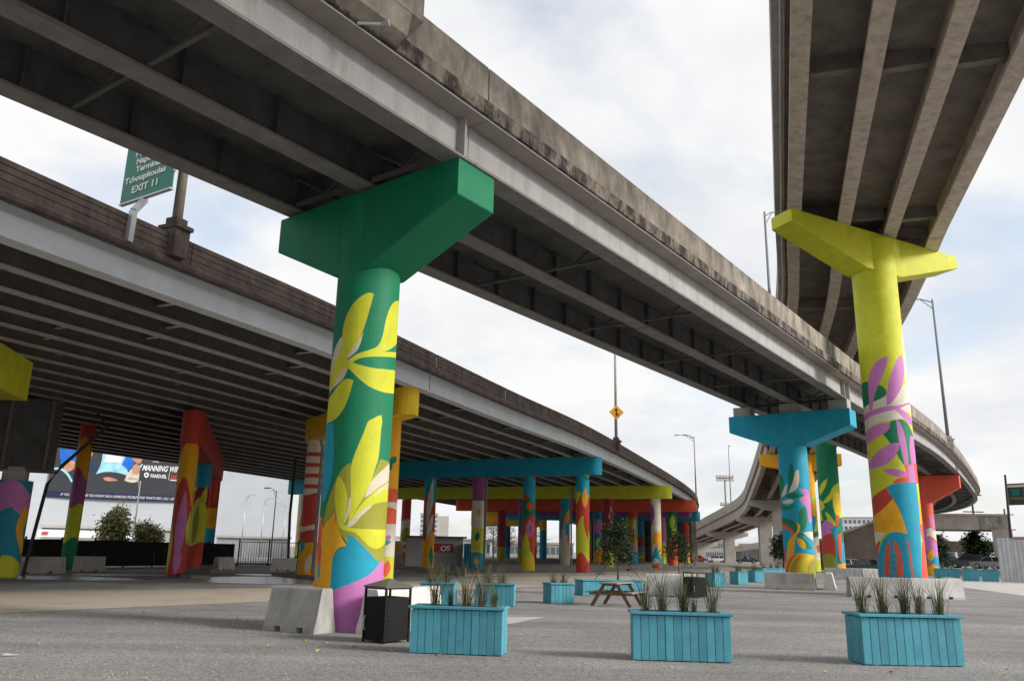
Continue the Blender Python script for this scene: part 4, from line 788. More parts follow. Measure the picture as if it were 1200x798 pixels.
barrier('grey barrier left half of the pair by the far dark green pier', (24.2, 64.2), 108, 2.6)
barrier('paler barrier right half of the pair by the far dark green pier', (26.8, 63.5), 100, 2.6, 'white_barrier')
barrier('grey barrier at the foot of the pink and teal column', (-24.9, 42.2), 40, 2.6, 'barrier', group='barriers under the wide viaduct')
barrier('grey barrier at the foot of the slim striped column', (-24.2, 47.0), 60, 1.6, 'barrier', group='barriers under the wide viaduct')
barrier('white barrier left of two on the far side of the red bent', (-15.6, 55.9), 98, 1.7, 'white_barrier', group='barriers under the wide viaduct')
barrier('white barrier right of two on the far side of the red bent', (-13.8, 55.7), 98, 1.9, 'white_barrier', group='barriers under the wide viaduct')
barrier('small barrier end on by the back column of the red bent', (-18.9, 54.6), 20, 1.6, 'barrier', group='barriers under the wide viaduct')
barrier('white barrier just right of the picnic table', (5.55, 33.6), 100, 1.35, 'white_barrier', group='barriers by the picnic table')
barrier('white barrier between the picnic table and the second bin', (6.55, 34.6), 100, 1.2, 'white_barrier', group='barriers by the picnic table')

# ================================================================== PLANTERS
PLK = {}
def shared_box(key, name, d, m, parent, loc, rz=0.0):
    if (key, d, m) not in PLK:
        mb = MB(); mb.box((0, 0, 0), d); o = mb.build(name, m)
        bm = bmesh.new(); bm.from_mesh(o.data); bmesh.ops.bevel(bm, geom=bm.edges[:], offset=min(d)*.16, segments=1, affect='EDGES'); bm.to_mesh(o.data); bm.free()
        PLK[(key, d, m)] = o.data; o.parent = parent
    else: o = link(name, PLK[(key, d, m)], parent)
    o.location = loc; o.rotation_euler = (0, 0, rz); return o
def planter(label, c, rz, L, Wd, h, near=True, group='turquoise planter boxes', mats='planter'):
    """c = middle of the front bottom edge, rz = direction of the front edge; the box runs back from it"""
    root = empty('planter_box', (c[0], c[1], 0), label, 'planter', group, rz)
    rnd = random.Random(label)
    mb = MB(); mb.box((0, Wd/2, h*.47), (L-.075, Wd-.075, h*.94-.02)); li = mb.build('liner', 'gap'); li.parent = root
    mb = MB(); mb.box((0, Wd/2, h-.075), (L-.08, Wd-.08, .05)); so = mb.build('soil', 'soil'); so.parent = root
    n = max(3, round(L/.128)); n2 = max(2, round(Wd/.128))
    for y in (.0125, Wd-.0125):
        for i in range(n):
            w = L/n; j = rnd.uniform(-.0022, .0022)
            o = shared_box('f', 'plank', (round(w-.007, 4), .024, round(h-.065, 3)), mats, root, (-L/2+w*(i+.5), y+j, (h-.065)/2+.012+rnd.uniform(-.004, .004)))
    for x in (-L/2+.0125, L/2-.0125):
        for i in range(n2):
            w = (Wd-.052)/n2
            shared_box('s', 'plank', (.024, round(w-.007, 4), round(h-.065, 3)), mats, root, (x+rnd.uniform(-.002, .002), .026+w*(i+.5), (h-.065)/2+.012))
    for y in (.055, Wd-.055): shared_box('t', 'trim_board', (round(L+.07, 3), .16, .042), mats, root, (0, y-.0 if y > .1 else y-.02, h-.02))
    for x in (-L/2+.05, L/2-.05): shared_box('t', 'trim_board', (.15, round(Wd-.26, 3), .040), mats, root, (x, Wd/2-.01, h-.02))
    return root
def tuft_mesh(seed, h, n, spread, dry=.25):
    rnd = random.Random(seed); mb = MB()
    for i in range(n):
        a = rnd.uniform(0, 6.283); r = abs(rnd.gauss(0, .35))*spread*.45; bx, by = r*math.cos(a), r*math.sin(a)
        hh = h*(.35+.7*rnd.random()**1.3); le = rnd.gauss(0, .2)*hh; le2 = rnd.gauss(0, .2)*hh; w = rnd.uniform(.0028, .0065)
        f = rnd.uniform(0, 6.283); wx, wy = w*math.cos(f), w*math.sin(f)
        le += bx*1.1; le2 += by*1.1
        P = []
        for t, ww in ((0, 1), (.5, .8), (1, .08)):
            q = t*t; P += [(bx+le*q-wx*ww, by+le2*q-wy*ww, hh*t*(1-.10*t)), (bx+le*q+wx*ww, by+le2*q+wy*ww, hh*t*(1-.10*t))]
        mb.add(P, [(0, 1, 3, 2), (2, 3, 5, 4)], 1 if rnd.random() < dry else 0)
    me = bpy.data.meshes.new('grass_clump'); me.from_pydata(mb.v, [], mb.f)
    for m in ('grass', 'grass_dry'): me.materials.append(M[m])
    me.polygons.foreach_set('material_index', mb.m); me.update(); return me
TUFTS = [tuft_mesh(k, .86, 85, .27, .22) for k in range(3)]+[tuft_mesh(k+10, .72, 70, .25, .25) for k in range(2)]+[tuft_mesh(31, .9, 85, .28, .7)]
SMALL = [tuft_mesh(k+50, .62, 90, .55, .35) for k in range(3)]
def tuft(pl, x, y, h, k, label, s=1.0, small=False, group='reed grass clumps in the planter boxes', cat='grass clump'):
    me = (SMALL if small else TUFTS)[k % (3 if small else 6)]
    o = link('ornamental_grass', me); c, s_ = math.cos(pl.rotation_euler.z), math.sin(pl.rotation_euler.z)
    o.location = (pl.location.x+x*c-y*s_, pl.location.y+x*s_+y*c, h-.06); o.rotation_euler = (0, 0, k*1.7+x*3); o.scale = (s, s, s)
    return tag(o, label, cat, group)
ORD = ['first', 'second', 'third', 'fourth', 'fifth', 'sixth']
def front_edge(a, b): return ((a[0]+b[0])/2, (a[1]+b[1])/2), math.atan2(b[1]-a[1], b[0]-a[0]), math.hypot(b[0]-a[0], b[1]-a[1])
c, rz, L = front_edge((-1.53, 13.66), (-.06, 13.45)); pa = planter('nearest turquoise plank planter, beside the black trash can', c, rz, L, .58, .72)
for i, x in enumerate((-.40, -.17, .10, .34, .57)): tuft(pa, x, .28+.05*(i % 2), .72, [0, 3, 1, 5, 4][i], 'reed grass clump %s from the left in the planter beside the trash can' % ORD[i], [1.12, .8, 1.0, 1.1, .95][i])
c, rz, L = front_edge((1.97, 13.33), (3.47, 13.2)); pb = planter('middle one of the three near turquoise plank planters', c, rz, L, .6, .72)
for i, x in enumerate((-.52, -.27, .06, .24, .52)): tuft(pb, x, .3, .72, [0, 1, 2, 4, 0][i], 'reed grass clump %s from the left in the middle near planter' % ORD[i], [1, 1.02, 1.06, .72, 1][i])
c, rz, L = front_edge((5.53, 13.3), (7.11, 13.34)); pc = planter('rightmost near turquoise plank planter, in front of the football pier', c, rz, L, .6, .755)
for i, x in enumerate((-.62, -.3, .05, .31, .62)): tuft(pc, x, .3, .755, [0, 1, 2, 3, 0][i], 'reed grass clump %s from the left in the rightmost near planter' % ORD[i], [1.05, 1.05, 1.08, 1.0, 1.0][i])
c, rz, L = front_edge((1.46, 27.0), (2.16, 28.5)); pd = planter('square turquoise planter turned cornerwise, left of the picnic table', (1.78, 27.0), R_(20), .78, .75, .63)
pd.rotation_euler.z = R_(18)
for i, (x, y) in enumerate(((-.18, .3), (.2, .45))): tuft(pd, x, y, .63, i, '%s grass clump in the cornerwise planter by the picnic table' % ('left', 'right')[i], 1.0, True)
pe = planter('turquoise planter behind the nearest one, on its right', (-.36, 25.1), R_(-4), 1.15, .8, .65)
for i, x in enumerate((-.25, .2)): tuft(pe, x, .4, .65, i+1, '%s grass clump in the right planter of the second row' % ('left', 'right')[i], 1.15, True)
pf = planter('turquoise planter hidden behind the reeds of the nearest one', (-2.05, 24.9), R_(-3), 1.0, .8, .65)
for i, x in enumerate((-.2, .2)): tuft(pf, x, .4, .65, i, '%s grass clump in the left planter of the second row' % ('left', 'right')[i], 1.25, True)
pg = planter('long low turquoise planter with a staked tree behind the picnic table', (4.1, 32.6), R_(16), 2.5, .9, .58)
row = []
for i, (x, y, lab) in enumerate(((10.95, 43.3, 'leftmost'), (13.35, 47.7, 'second'), (15.7, 52.4, 'third'))):
    p = planter('%s of the small cube planters in a row left of the blue pier' % lab, (x, y), R_(26), .72, .72, .72); row.append(p)
    tuft(p, -.12, .36, .72, i, 'left grass clump in the %s cube planter' % lab, 1.0, True); tuft(p, .15, .4, .72, i+1, 'right grass clump in the %s cube planter' % lab, .9, True)
ph = planter('wide turquoise planter partly behind the barrier of the blue pier', (18.6, 58.5), R_(20), 2.0, .8, .78)
for i, x in enumerate((-.6, 0, .55)): tuft(ph, x, .4, .78, i, '%s grass clump in the planter behind the blue pier' % ('left', 'middle', 'right')[i], 1.0, True)
for i, (a0, a1, lab) in enumerate(((26.9, 28.3, 'leftmost'), (28.4, 29.3, 'second'), (29.4, 30.3, 'third'))):
    A, B = polar(a0, 76), polar(a1, 76); c, rz, L = front_edge(A, B)
    p = planter('%s turquoise planter in the far row left of the corrugated fence' % lab, c, rz, L*.985, .8, .92, group='turquoise planters along the car park')
    for k in range(2): tuft(p, (-.3, .35)[k], .4, .92, k+i, '%s grass clump in the %s planter of the far right row' % (('left', 'right')[k], lab), 1.0, True)
A, B = polar(22.2, 80), polar(23.6, 82)
c, rz, L = front_edge(A, B); planter('far turquoise planter between the dark green pier and the football pier', c, rz, L, .8, .7, group='turquoise planters along the car park')

# ================================================================== BINS, TABLE
def trash_can(label, c, rz, w=.62, h=1.02):
    r = empty('trash_can', (c[0], c[1], 0), label, 'trash can', 'black metal trash cans', rz)
    mb = MB(); k = w/2
    for x in (-k, k):
        for y in (-k, k): mb.box((x, y, .46), (.035, .035, .92))
    for z in (.05, .74, .91):
        for sg in (-k, k): mb.box((0, sg, z), (w-.04, .03, .03)); mb.box((sg, 0, z), (.03, w-.04, .03))
    f = mb.build('frame', 'black_metal'); f.parent = r
    for i, (x, y, dx_, dy_) in enumerate(((0, -k, w-.06, .012), (0, k, w-.06, .012), (-k, 0, .012, w-.06), (k, 0, .012, w-.06))):
        mb = MB(); mb.box((x, y, .395), (dx_, dy_, .66)); o = mb.build('side_panel', 'black_metal'); o.parent = r
        mb = MB()
        for q in range(9):
            z = .11+q*.07
            mb.box((x*1.03, y*1.03, z), (dx_*.94 if dx_ > .1 else .012, dy_*.94 if dy_ > .1 else .012, .022))
        g_ = mb.build('mesh_grille', 'black_metal'); g_.parent = o
    mb = MB(); mb.box((0, 0, .42), (w*.8, w*.8, .68)); o = mb.build('inner_bin', 'black_metal'); o.parent = r
    mb = MB(); e = k+.035; mb.add([(-e, -e, .92), (e, -e, .92), (e, e, .92), (-e, e, .92), (-e, -e, .945), (e, -e, .945), (e, e, .945), (-e, e, .945), (0, 0, h+.06)], [(3, 2, 1, 0), (0, 1, 5, 4), (1, 2, 6, 5), (2, 3, 7, 6), (3, 0, 4, 7), (4, 5, 8), (5, 6, 8), (6, 7, 8), (7, 4, 8)])
    o = mb.build('roof', 'bin_roof'); o.parent = r
    mb = MB(); mb.tube([(-k+.05, -k-.02, .2), (-k+.05, -k-.05, .24), (-k+.05, -k-.05, .40), (-k+.05, -k-.02, .44)], .012, 6); o = mb.build('handle', 'galv'); o.parent = r
    return r
trash_can('black metal trash can with pyramid roof beside the nearest planter', (-2.13, 15.25), R_(-42), .56)
trash_can('second black trash can standing behind the middle near planter', (7.25, 32.6), R_(20), .62, 1.0)
tb = empty('picnic_table', (3.45, 26.6, 0), 'small brown wooden picnic table on the gravel before the staked tree', 'picnic table', None, R_(-26))
def tb_part(name, fn, m):
    mb = MB(); fn(mb); o = mb.build(name, m); o.parent = tb; return o
for i in range(5): tb_part('plank', lambda mb: mb.box((-.24+.12*i, 0, .69), (.112, 1.65, .035)), 'wood_top')
for sx in (-1, 1):
    for i in range(2): tb_part('seat_plank', lambda mb: mb.box((sx*(.58+.12*i), 0, .42), (.112, 1.65, .035)), 'wood_top')
for sy in (-.58, .58):
    for sx in (-1, 1): tb_part('leg', lambda mb: mb.beam((sx*.62, sy, 0), (sx*.2, sy, .67), .045, .10, up=(1, 0, 0)), 'wood')
    tb_part('crossbar', lambda mb: mb.beam((-.72, sy+.05, .385), (.72, sy+.05, .385), .04, .09), 'wood'); tb_part('batten', lambda mb: mb.beam((-.3, sy+.05, .645), (.3, sy+.05, .645), .04, .07), 'wood')

# ================================================================== TREES
def tree(label, c, h, cr, trunk_h, leaf='leaf', n=1400, seed=1, group=None, squash=1.0, lsz=.16, z0=0.0, name='tree', bare=False, tr=.09):
    rnd = random.Random(seed); root = empty(name, (c[0], c[1], z0), label, 'tree', group)
    tips = []; mb = MB()
    mb.tube([(0, 0, 0), (rnd.uniform(-.05, .05)*h*.2, 0, trunk_h*.6), (0, 0, trunk_h), (0, 0, h*.75)], [tr, tr*.8, tr*.65, tr*.15], 7)
    nl = 26 if bare else 13
    for i in range(nl):
        z = trunk_h+(h*.72-trunk_h)*(i/nl)**.9; a = i*2.4+rnd.uniform(-.4, .4); ln = cr*rnd.uniform(.65, 1.0)*(1-.35*i/nl)
        e = Vector((math.cos(a)*ln, math.sin(a)*ln, z+ln*rnd.uniform(.25, .7)*squash)); m_ = Vector((math.cos(a)*ln*.5, math.sin(a)*ln*.5, z+ln*.2))
        mb.tube([(0, 0, z), m_, e], [tr*.35, tr*.25, tr*.08], 5, cap=False); tips += [e, m_.lerp(e, .5)]
        if bare:
            for k in range(9):
                b = m_.lerp(e, rnd.uniform(0, 1)); d = Vector((rnd.gauss(0, 1), rnd.gauss(0, 1), abs(rnd.gauss(.6, .6)))).normalized()*cr*rnd.uniform(.2, .5)
                mb.tube([b, b+d*.5+Vector((0, 0, .05)), b+d], [tr*.12, tr*.09, tr*.05], 4, cap=False)
                for q in range(2):
                    d2 = Vector((rnd.gauss(0, 1), rnd.gauss(0, 1), abs(rnd.gauss(.5, .5)))).normalized()*cr*rnd.uniform(.1, .25)
                    mb.tube([b+d*.6, b+d*.6+d2], [tr*.07, tr*.04], 3, cap=False)
    t = mb.build('trunk', 'twig' if bare else 'bark', smooth=True); t.parent = root
    if not bare:
        tips += [Vector((rnd.gauss(0, .25)*cr, rnd.gauss(0, .25)*cr, h*rnd.uniform(.72, .95))) for _ in range(6)]
        mb = MB()
        for i in range(n):
            b = tips[rnd.randrange(len(tips))]; s = cr*.26
            p = b+Vector((rnd.gauss(0, s), rnd.gauss(0, s), rnd.gauss(0, s*.8)))
            if p.z < trunk_h*.75: p.z = trunk_h*.75+rnd.random()*.2
            a = Vector((rnd.gauss(0, 1), rnd.gauss(0, 1), rnd.gauss(0, .6))).normalized(); b_ = a.cross(Vector((rnd.gauss(0, 1), rnd.gauss(0, 1), rnd.gauss(0, 1)))).normalized()
            q = lsz*rnd.uniform(.6, 1.3); mb.add([p-a*q, p+b_*q*.45, p+a*q, p-b_*q*.45], [(0, 1, 2, 3)], 0 if rnd.random() < .75 else 1)
        o = mb.build('crown', [leaf, 'leaf' if leaf != 'leaf' else 'leaf_olive'], fix=False); o.parent = root
    return root
tree('broad olive green tree before the white arena, left of the lamp', polar(-25.3, 96), 5.1, 1.45, 1.2, 'leaf_olive', 4200, 3, lsz=.19, tr=.16)
tree('lower bushy tree before the white arena, right of the lamp', polar(-23.3, 98), 3.7, 1.5, .7, 'leaf_olive', 3600, 4, lsz=.19, tr=.14)
ts = tree('staked dark tree growing from the long low planter', (4.35, 33.2), 2.65, .62, .55, 'leaf_dark', 1500, 5, lsz=.08, z0=.52, tr=.035)
mb = MB()
for dx_, dy_ in ((-1.0, -.25), (1.05, .2), (.1, .35)): mb.tube([(0, 0, 1.15), (dx_*.95, dy_*.95, .02)], .012, 4)
o = mb.build('guy_wire', 'dark_pole'); o.parent = ts
tree('dark young tree on a pale mound beneath the far viaduct end', polar(11.5, 62), 3.4, 1.0, .9, 'leaf_dark', 1500, 6, lsz=.10, tr=.05)
mb = MB(); mb.prism([(polar(11.5, 62)[0]+1.2*math.cos(i*.785), polar(11.5, 62)[1]+1.2*math.sin(i*.785)) for i in range(8)], -.02, .22); structure(mb.build('planting_mound', 'path'))
tree('dark rounded evergreen in the car park, largest at right', polar(29.4, 126), 5.4, 1.75, 1.0, 'leaf_dark', 2600, 7, lsz=.22, tr=.16)
tree('narrow dark evergreen just right of the football pier', polar(27.4, 114), 4.6, .95, .9, 'leaf_dark', 1500, 8, lsz=.18, tr=.13)
tree('dark shrub like tree between the far T piers and the blue pier', polar(18.2, 118), 4.9, 1.5, .8, 'leaf_dark', 1800, 9, lsz=.2, tr=.13)
for i, (az, r, h, lab) in enumerate(((-1.0, 150, 8.0, 'left'), (-.1, 156, 7.2, 'middle'), (1.9, 152, 7.4, 'right'))):
    tree('bare winter tree %s of three seen between the blue columns' % lab, polar(az, r), h, 3.0, 1.4, seed=20+i, bare=True, group='bare winter trees beyond the viaduct', tr=.16)
tree('bare winter tree behind the football pier', polar(23.4, 120), 5.5, 2.4, 1.2, seed=29, bare=True, group='bare winter trees beyond the viaduct', tr=.13)

# ================================================================== LAMPS, SIGNS, POLES
def text(s, size, loc, m, parent, rot, ext=.004, align='LEFT', shear=0.0, sx=1.0, off=0.0):
    cu = bpy.data.curves.new('lettering', 'FONT'); cu.body = s; cu.size = size; cu.extrude = ext; cu.align_x = align; cu.align_y = 'BOTTOM_BASELINE'; cu.shear = shear; cu.offset = off; cu.resolution_u = 3
    cu.materials.append(M[m]); o = bpy.data.objects.new('lettering', cu); COL.objects.link(o); bpy.context.view_layer.update(); me = bpy.data.meshes.new_from_object(o.evaluated_get(bpy.context.evaluated_depsgraph_get())); bpy.data.objects.remove(o); o = link('lettering', me); o.matrix_basis = Matrix.Translation(loc) @ rot @ Matrix.Diagonal((sx, 1, 1, 1)); o.parent = parent; return o
def facing(right):   # text plane: x along `right` (horizontal), y up, reading side towards the viewer
    r = Vector(right).normalized(); n = r.cross(Vector((0, 0, 1)))
    return Matrix(((r.x, 0, n.x, 0), (r.y, 0, n.y, 0), (0, 1, n.z, 0), (0, 0, 0, 1)))
# exit sign on the wide bridge
q0 = P2.pt(3.3, .1, 1.0); root = empty('road_sign', q0, 'green exit sign reading Terminal Tchoupitoulas EXIT 11 above the brown parapet', 'road sign')
SL, SR = Vector((-11.62, 22.15, 0)), Vector((-9.60, 20.87, 0)); r_ = (SR-SL).normalized(); nn = r_.cross(Vector((0, 0, 1))); WS = (SR-SL).length
zb = 11.22; hS = 2.75
mb = MB(); mb.extr([(0, zb), (WS, zb), (WS, zb+hS), (0, zb+hS)], SL, r_, -nn*.05); on(root, mb.build('sign_panel', 'sign_green'))
mb = MB(); mb.beam(SL+Vector((0, 0, zb-.03))-nn*.03, SR+Vector((0, 0, zb-.03))-nn*.03, .12, .05)
for f in (.2, .5, .8): p = SL.lerp(SR, f)-nn*.09; mb.beam(p+Vector((0, 0, zb)), p+Vector((0, 0, zb+hS)), .06, .06)
for k in range(4): p = SR+r_*.05-nn*.02; mb.box((p.x, p.y, zb+.5+k*.22), (.05, .05, .06))
on(root, mb.build('sign_frame', 'galv'))
bt = facing(r_)
for s, z, x, sz in (('Port of', 1.39, .48, .255), ('Napoleon', 1.13, .56, .255), ('Terminal', .87, .60, .255), ('Tchoupitoulas', .58, .12, .265), ('EXIT 11', .22, .52, .30)):
    o = text(s, sz, SL+r_*x+nn*.012+Vector((0, 0, zb+z)), 'white', root, bt, .004, sx=1.28, off=.008); o.matrix_parent_inverse = Matrix.Translation(-root.location)
mb = MB(); e0 = P2.pt(3.35, .12, 1.05); e1 = P2.pt(3.35, .14, 1.95); mid = SL.lerp(SR, .46)+Vector((0, 0, zb-.05))-nn*.1
mb.beam(e0, e1, .16, .16); on(root, mb.build('post', 'galv')); mb = MB(); mb.beam(e1, mid, .15, .15); on(root, mb.build('support_arm', 'galv'))
def lamp(label, base, h, arms, m='grey_pole', r=.11, ped=None, group='street lamps on the overpasses', lum=True):
    b = Vector(base); root = empty('street_lamp', b, label, 'street lamp', group)
    mb = MB(); mb.tube([(0, 0, 0), (0, 0, h)], [r, r*.55], 8); o = mb.build('pole', m, smooth=True); o.parent = root
    for az, ln in arms:
        d = dirv(az); mb = MB(); mb.tube([Vector((0, 0, h-.3)), d*ln*.5+Vector((0, 0, h+.15)), d*ln+Vector((0, 0, h+.28))], r*.35, 6); mb.tube([Vector((0, 0, h-.9)), d*ln*.5+Vector((0, 0, h+.1))], r*.25, 5)
        o = mb.build('lamp_arm', m); o.parent = root
        mb = MB(); q = d*(ln+.3)+Vector((0, 0, h+.25)); mb.box(tuple(q), (.3, .75, .14), -R_(az), taper=(.6, .8)); o = mb.build('lamp_head', m); o.parent = root
    if ped:
        pr = ped; mb = MB(); mb.box((0, 0, pr[1]+.16-pr[0]), (.62, .56, pr[0]*2-.32)) if False else None
    return root
def pedestal(root, m='brown_conc', h0=-1.0, h1=.0, rz=0.0):
    mb = MB(); mb.box((0, 0, (h0+h1-.22)/2), (.60, .55, h1-.22-h0), rz); mb.box((0, 0, h1-.1), (.42, .42, .2), rz); mb.box((0, 0, h1-.3), (.78, .62, .12), rz); o = mb.build('lamp_pedestal', m); o.parent = root
q = P2.pt(4.95, .02, 2.35); l = lamp('thick tan lamp pole on a concrete pedestal beside the exit sign', q, 10.5, [(294, 2.2)], 'pole', .16); pedestal(l, h0=-1.2, rz=R_(-24))
mb = MB(); q = P2.pt(52.5, .05, 2.2); l = lamp('tall lamp pole carrying the amber merge sign on the wide viaduct', q, 9.5, [(294, 2.0)], 'pole', .13); pedestal(l, h0=-1.1, rz=R_(-24))
sg = empty('road_sign', (q.x, q.y, q.z+2.05), 'amber diamond merge sign fixed to a lamp pole', 'road sign')
mb = MB(); a = .62; rr_ = Vector((1, .12, 0)).normalized(); nn2 = rr_.cross(Vector((0, 0, 1)))
mb.extr([(0, -a), (a, 0), (0, a), (-a, 0)], q+Vector((0, 0, 2.05))+nn2*.22, rr_, -nn2*.03); on(sg, mb.build('sign_panel', 'sign_orange'))
def bar2(mb, a_, b_, w, c0):
    a_, b_ = Vector((a_[0], a_[1])), Vector((b_[0], b_[1])); d = (b_-a_).normalized(); s_ = Vector((-d.y, d.x))*w/2
    mb.extr([tuple(a_+s_), tuple(b_+s_), tuple(b_-s_), tuple(a_-s_)], c0, rr_, -nn2*.008)
c0 = q+Vector((0, 0, 2.05))+nn2*.232; mb = MB(); bar2(mb, (-.02, -.36), (-.02, .2), .09, c0); bar2(mb, (.2, -.3), (.0, -.02), .08, c0); mb.extr([(-.16, .14), (.12, .14), (-.02, .38)], c0+nn2*.004, rr_, -nn2*.008)
on(sg, mb.build('merge_arrow', 'black'))
lamp('slim twin arm lamp at the far end of the wide viaduct', P2.pt(118, -.1, 2.0), 9.2, [(285, 2.4), (285, 1.2)], 'grey_pole', .12)
lamp('slim lamp on the far parapet of the girder overpass, left of the lime cap', P1.pt(39, -3.1, 2.0), 12.5, [(60, 1.4)], 'grey_pole', .13)
q = P1.pt(66.8, 3.2, 1.95); l = lamp('tall lamp with a long arm on the bend of the girder overpass', q, 12.6, [(305, 1.9)], 'grey_pole', .15); pedestal(l, 'stained', -.95, .15)
lamp('slim pole on the flyover curve under the blue cap', P3.pt(118, -4.2, 2.2), 11.5, [(20, 1.2)], 'grey_pole', .11)
lamp('grey lamp before the arena between the two trees', polar(-24.15, 90), 7.6, [(292, .9)], 'galv', .10, group='lamps before the arena')
for i, (az, r, h, lab) in enumerate(((-17.65, 118, 8.0, 'left'), (-16.45, 122, 7.8, 'second'), (-15.75, 96, 7.6, 'third and darkest'), (-15.05, 126, 7.4, 'right'))):
    lamp('%s of four lamps before the plain arena wall' % lab, polar(az, r), h, [(275 if i > 1 else 95, .8)], 'grey_pole' if i == 2 else 'galv', .09, group='lamps before the arena')
root = empty('floodlight_mast', polar(14.75, 260), 'floodlight mast with a rack of lights far behind the flyover curve', 'floodlight')
mb = MB(); mb.tube([(0, 0, 0), (0, 0, 24)], [.4, .22], 8); o = mb.build('pole', 'grey_pole'); o.parent = root
mb = MB()
for z in (24.4, 16.2):
    mb.box((0, 0, z), (5 if z > 20 else 3.4, .3, .25))
o = mb.build('light_rack', 'grey_pole'); o.parent = root
for z, n in ((24.9, 6), (23.8, 6), (16.7, 4)):
    for k in range(n): mb = MB(); mb.box(((k-(n-1)/2)*.95, -.3, z), (.7, .4, .75)); o = mb.build('floodlight', 'pier_conc'); o.parent = root
for az, r, h, lab in ((29.38, 150, 12.6, 'nearer'), (31.0, 170, 10.5, 'farther')):
    root = empty('utility_pole', polar(az, r), '%s utility pole with crossarms behind the concrete ramp' % lab, 'utility pole', 'utility poles')
    mb = MB(); mb.tube([(0, 0, 0), (0, 0, h)], [.2, .13], 7); o = mb.build('pole', 'dark_pole'); o.parent = root
    for z in (h-1.0, h-3.6): mb = MB(); mb.box((0, 0, z), (3.2, .14, .16)); o = mb.build('crossarm', 'dark_pole'); o.parent = root
# roadside billboard at the right edge
root = empty('billboard', polar(32.2, 92), 'dark roadside billboard with a green lit strip cut by the right edge', 'billboard')
A = Vector(polar(31.22, 92)); B = Vector(polar(34.2, 90)); r_ = (B-A).normalized(); n_ = r_.cross(Vector((0, 0, 1)))
mb = MB(); mb.extr([(0, 6.75), (5.6, 6.75), (5.6, 8.75), (0, 8.75)], A, r_, -n_*.4); on(root, mb.build('board', 'poster'))
mb = MB(); mb.extr([(.1, 8.4), (5.5, 8.4), (5.5, 8.62), (.1, 8.62)], A+n_*.02, r_, -n_*.03); on(root, mb.build('header_strip', 'tan'))
mb = MB(); mb.extr([(.3, 7.25), (5.4, 7.25), (5.4, 7.45), (.3, 7.45)], A+n_*.02, r_, -n_*.03); on(root, mb.build('green_strip', 'leaf_olive'))
for k in range(5): mb = MB(); mb.extr([(.5+k*1.0, 7.6), (1.2+k*1.0, 7.6), (1.2+k*1.0, 8.25), (.5+k*1.0, 8.25)], A+n_*.02, r_, -n_*.03); on(root, mb.build('lit_panel', 'sign_green'))
mb = MB(); p = A+r_*3.2; mb.tube([(p.x, p.y, 0), (p.x, p.y, 6.75)], .25, 8); on(root, mb.build('post', 'dark_pole'))
mb = MB(); mb.tube([polar(31.62, 78, 0), polar(31.15, 78, 3.2), polar(31.28, 78, 8.4)], [.13, .11, .08], 8)
tag(mb.build('utility_pole', 'dark_pole'), 'dark leaning pole in front of the roadside billboard', 'utility pole', 'utility poles')

# ================================================================== CORRUGATED FENCE, BLACK FENCE
root = empty('corrugated_fence', (38.0, 64.8, 0), 'pale corrugated metal hoarding at the right edge', 'fence')
A = Vector((37.7, 64.3, 0)); a = Vector((.80, -.60, 0)).normalized(); n = Vector((a.y, -a.x, 0))
for k in range(4):
    mb = MB(); w = 1.05; st = 14; P = []
    for i in range(st+1): ph = i % 4; off = (0, .05, .05, 0)[ph]; P.append((A+a*(k*w*1.005+w*i/st)+n*(off+.004*k), ))
    vs = []
    for (p,) in P: vs += [(p.x, p.y, .03), (p.x, p.y, 3.28-(.12 if k % 2 else 0))]
    for (p,) in P: vs += [(p.x-n.x*.01, p.y-n.y*.01, .03), (p.x-n.x*.01, p.y-n.y*.01, 3.28-(.12 if k % 2 else 0))]
    o2 = 2*(st+1)
    fs = [(2*i, 2*i+2, 2*i+3, 2*i+1) for i in range(st)]+[(o2+2*i, o2+2*i+1, o2+2*i+3, o2+2*i+2) for i in range(st)]
    mb.add(vs, fs); on(root, mb.build('sheet_panel', 'corrugated', fix=False))
for z in (.5, 1.75, 3.0):
    mb = MB(); mb.beam(A-n*.06+Vector((0, 0, z)), A+a*4.3-n*.06+Vector((0, 0, z)), .05, .09); on(root, mb.build('rail', 'galv'))
for k in range(3): p = A+a*(k*2.1+.05)-n*.12; mb = MB(); mb.box((p.x, p.y, 1.6), (.09, .09, 3.2)); on(root, mb.build('post', 'galv'))
def bfence(label, pts, h, screen):
    root = empty('fence', pts[0]+(0,), label, 'fence', 'black fences under the viaduct')
    for (x0, y0), (x1, y1) in zip(pts, pts[1:]):
        A, B = Vector((x0, y0, 0)), Vector((x1, y1, 0)); L = (B-A).length; n = max(1, round(L/2.4)); d = (B-A)/n
        for i in range(n):
            p = A+d*i; q = p+d
            mb = MB(); mb.box((p.x, p.y, h*.53), (.09, .09, h*1.06)); on(root, mb.build('post', 'black_metal'))
            mb = MB(); mb.beam(p+Vector((0, 0, h-.1)), q+Vector((0, 0, h-.1)), .04, .05); mb.beam(p+Vector((0, 0, .18)), q+Vector((0, 0, .18)), .04, .05); on(root, mb.build('rail', 'black_metal'))
            mb = MB()
            if screen:
                e = (q-p).normalized(); s_ = Vector((e.y, -e.x, 0))
                mb.extr([(.05, .1), (d.length-.05, .1), (d.length-.05, h-.02-.05*(i % 2)), (.05, h-.02-.04*((i+1) % 3))], p+s_*.045, e, -s_*.01); on(root, mb.build('screen_panel', 'fence_black'))
            else:
                for k in range(1, 12): r_ = p.lerp(q, k/12); mb.box((r_.x, r_.y, h*.5), (.028, .028, h*.96))
                on(root, stuff(mb.build('pickets', 'black_metal')))
    return root
bfence('long black fence with dark screening at left before the arena', [(-36, 48.5), (-28.5, 49.5), (-23.6, 60.5), (-21.5, 66)], 1.75, True)
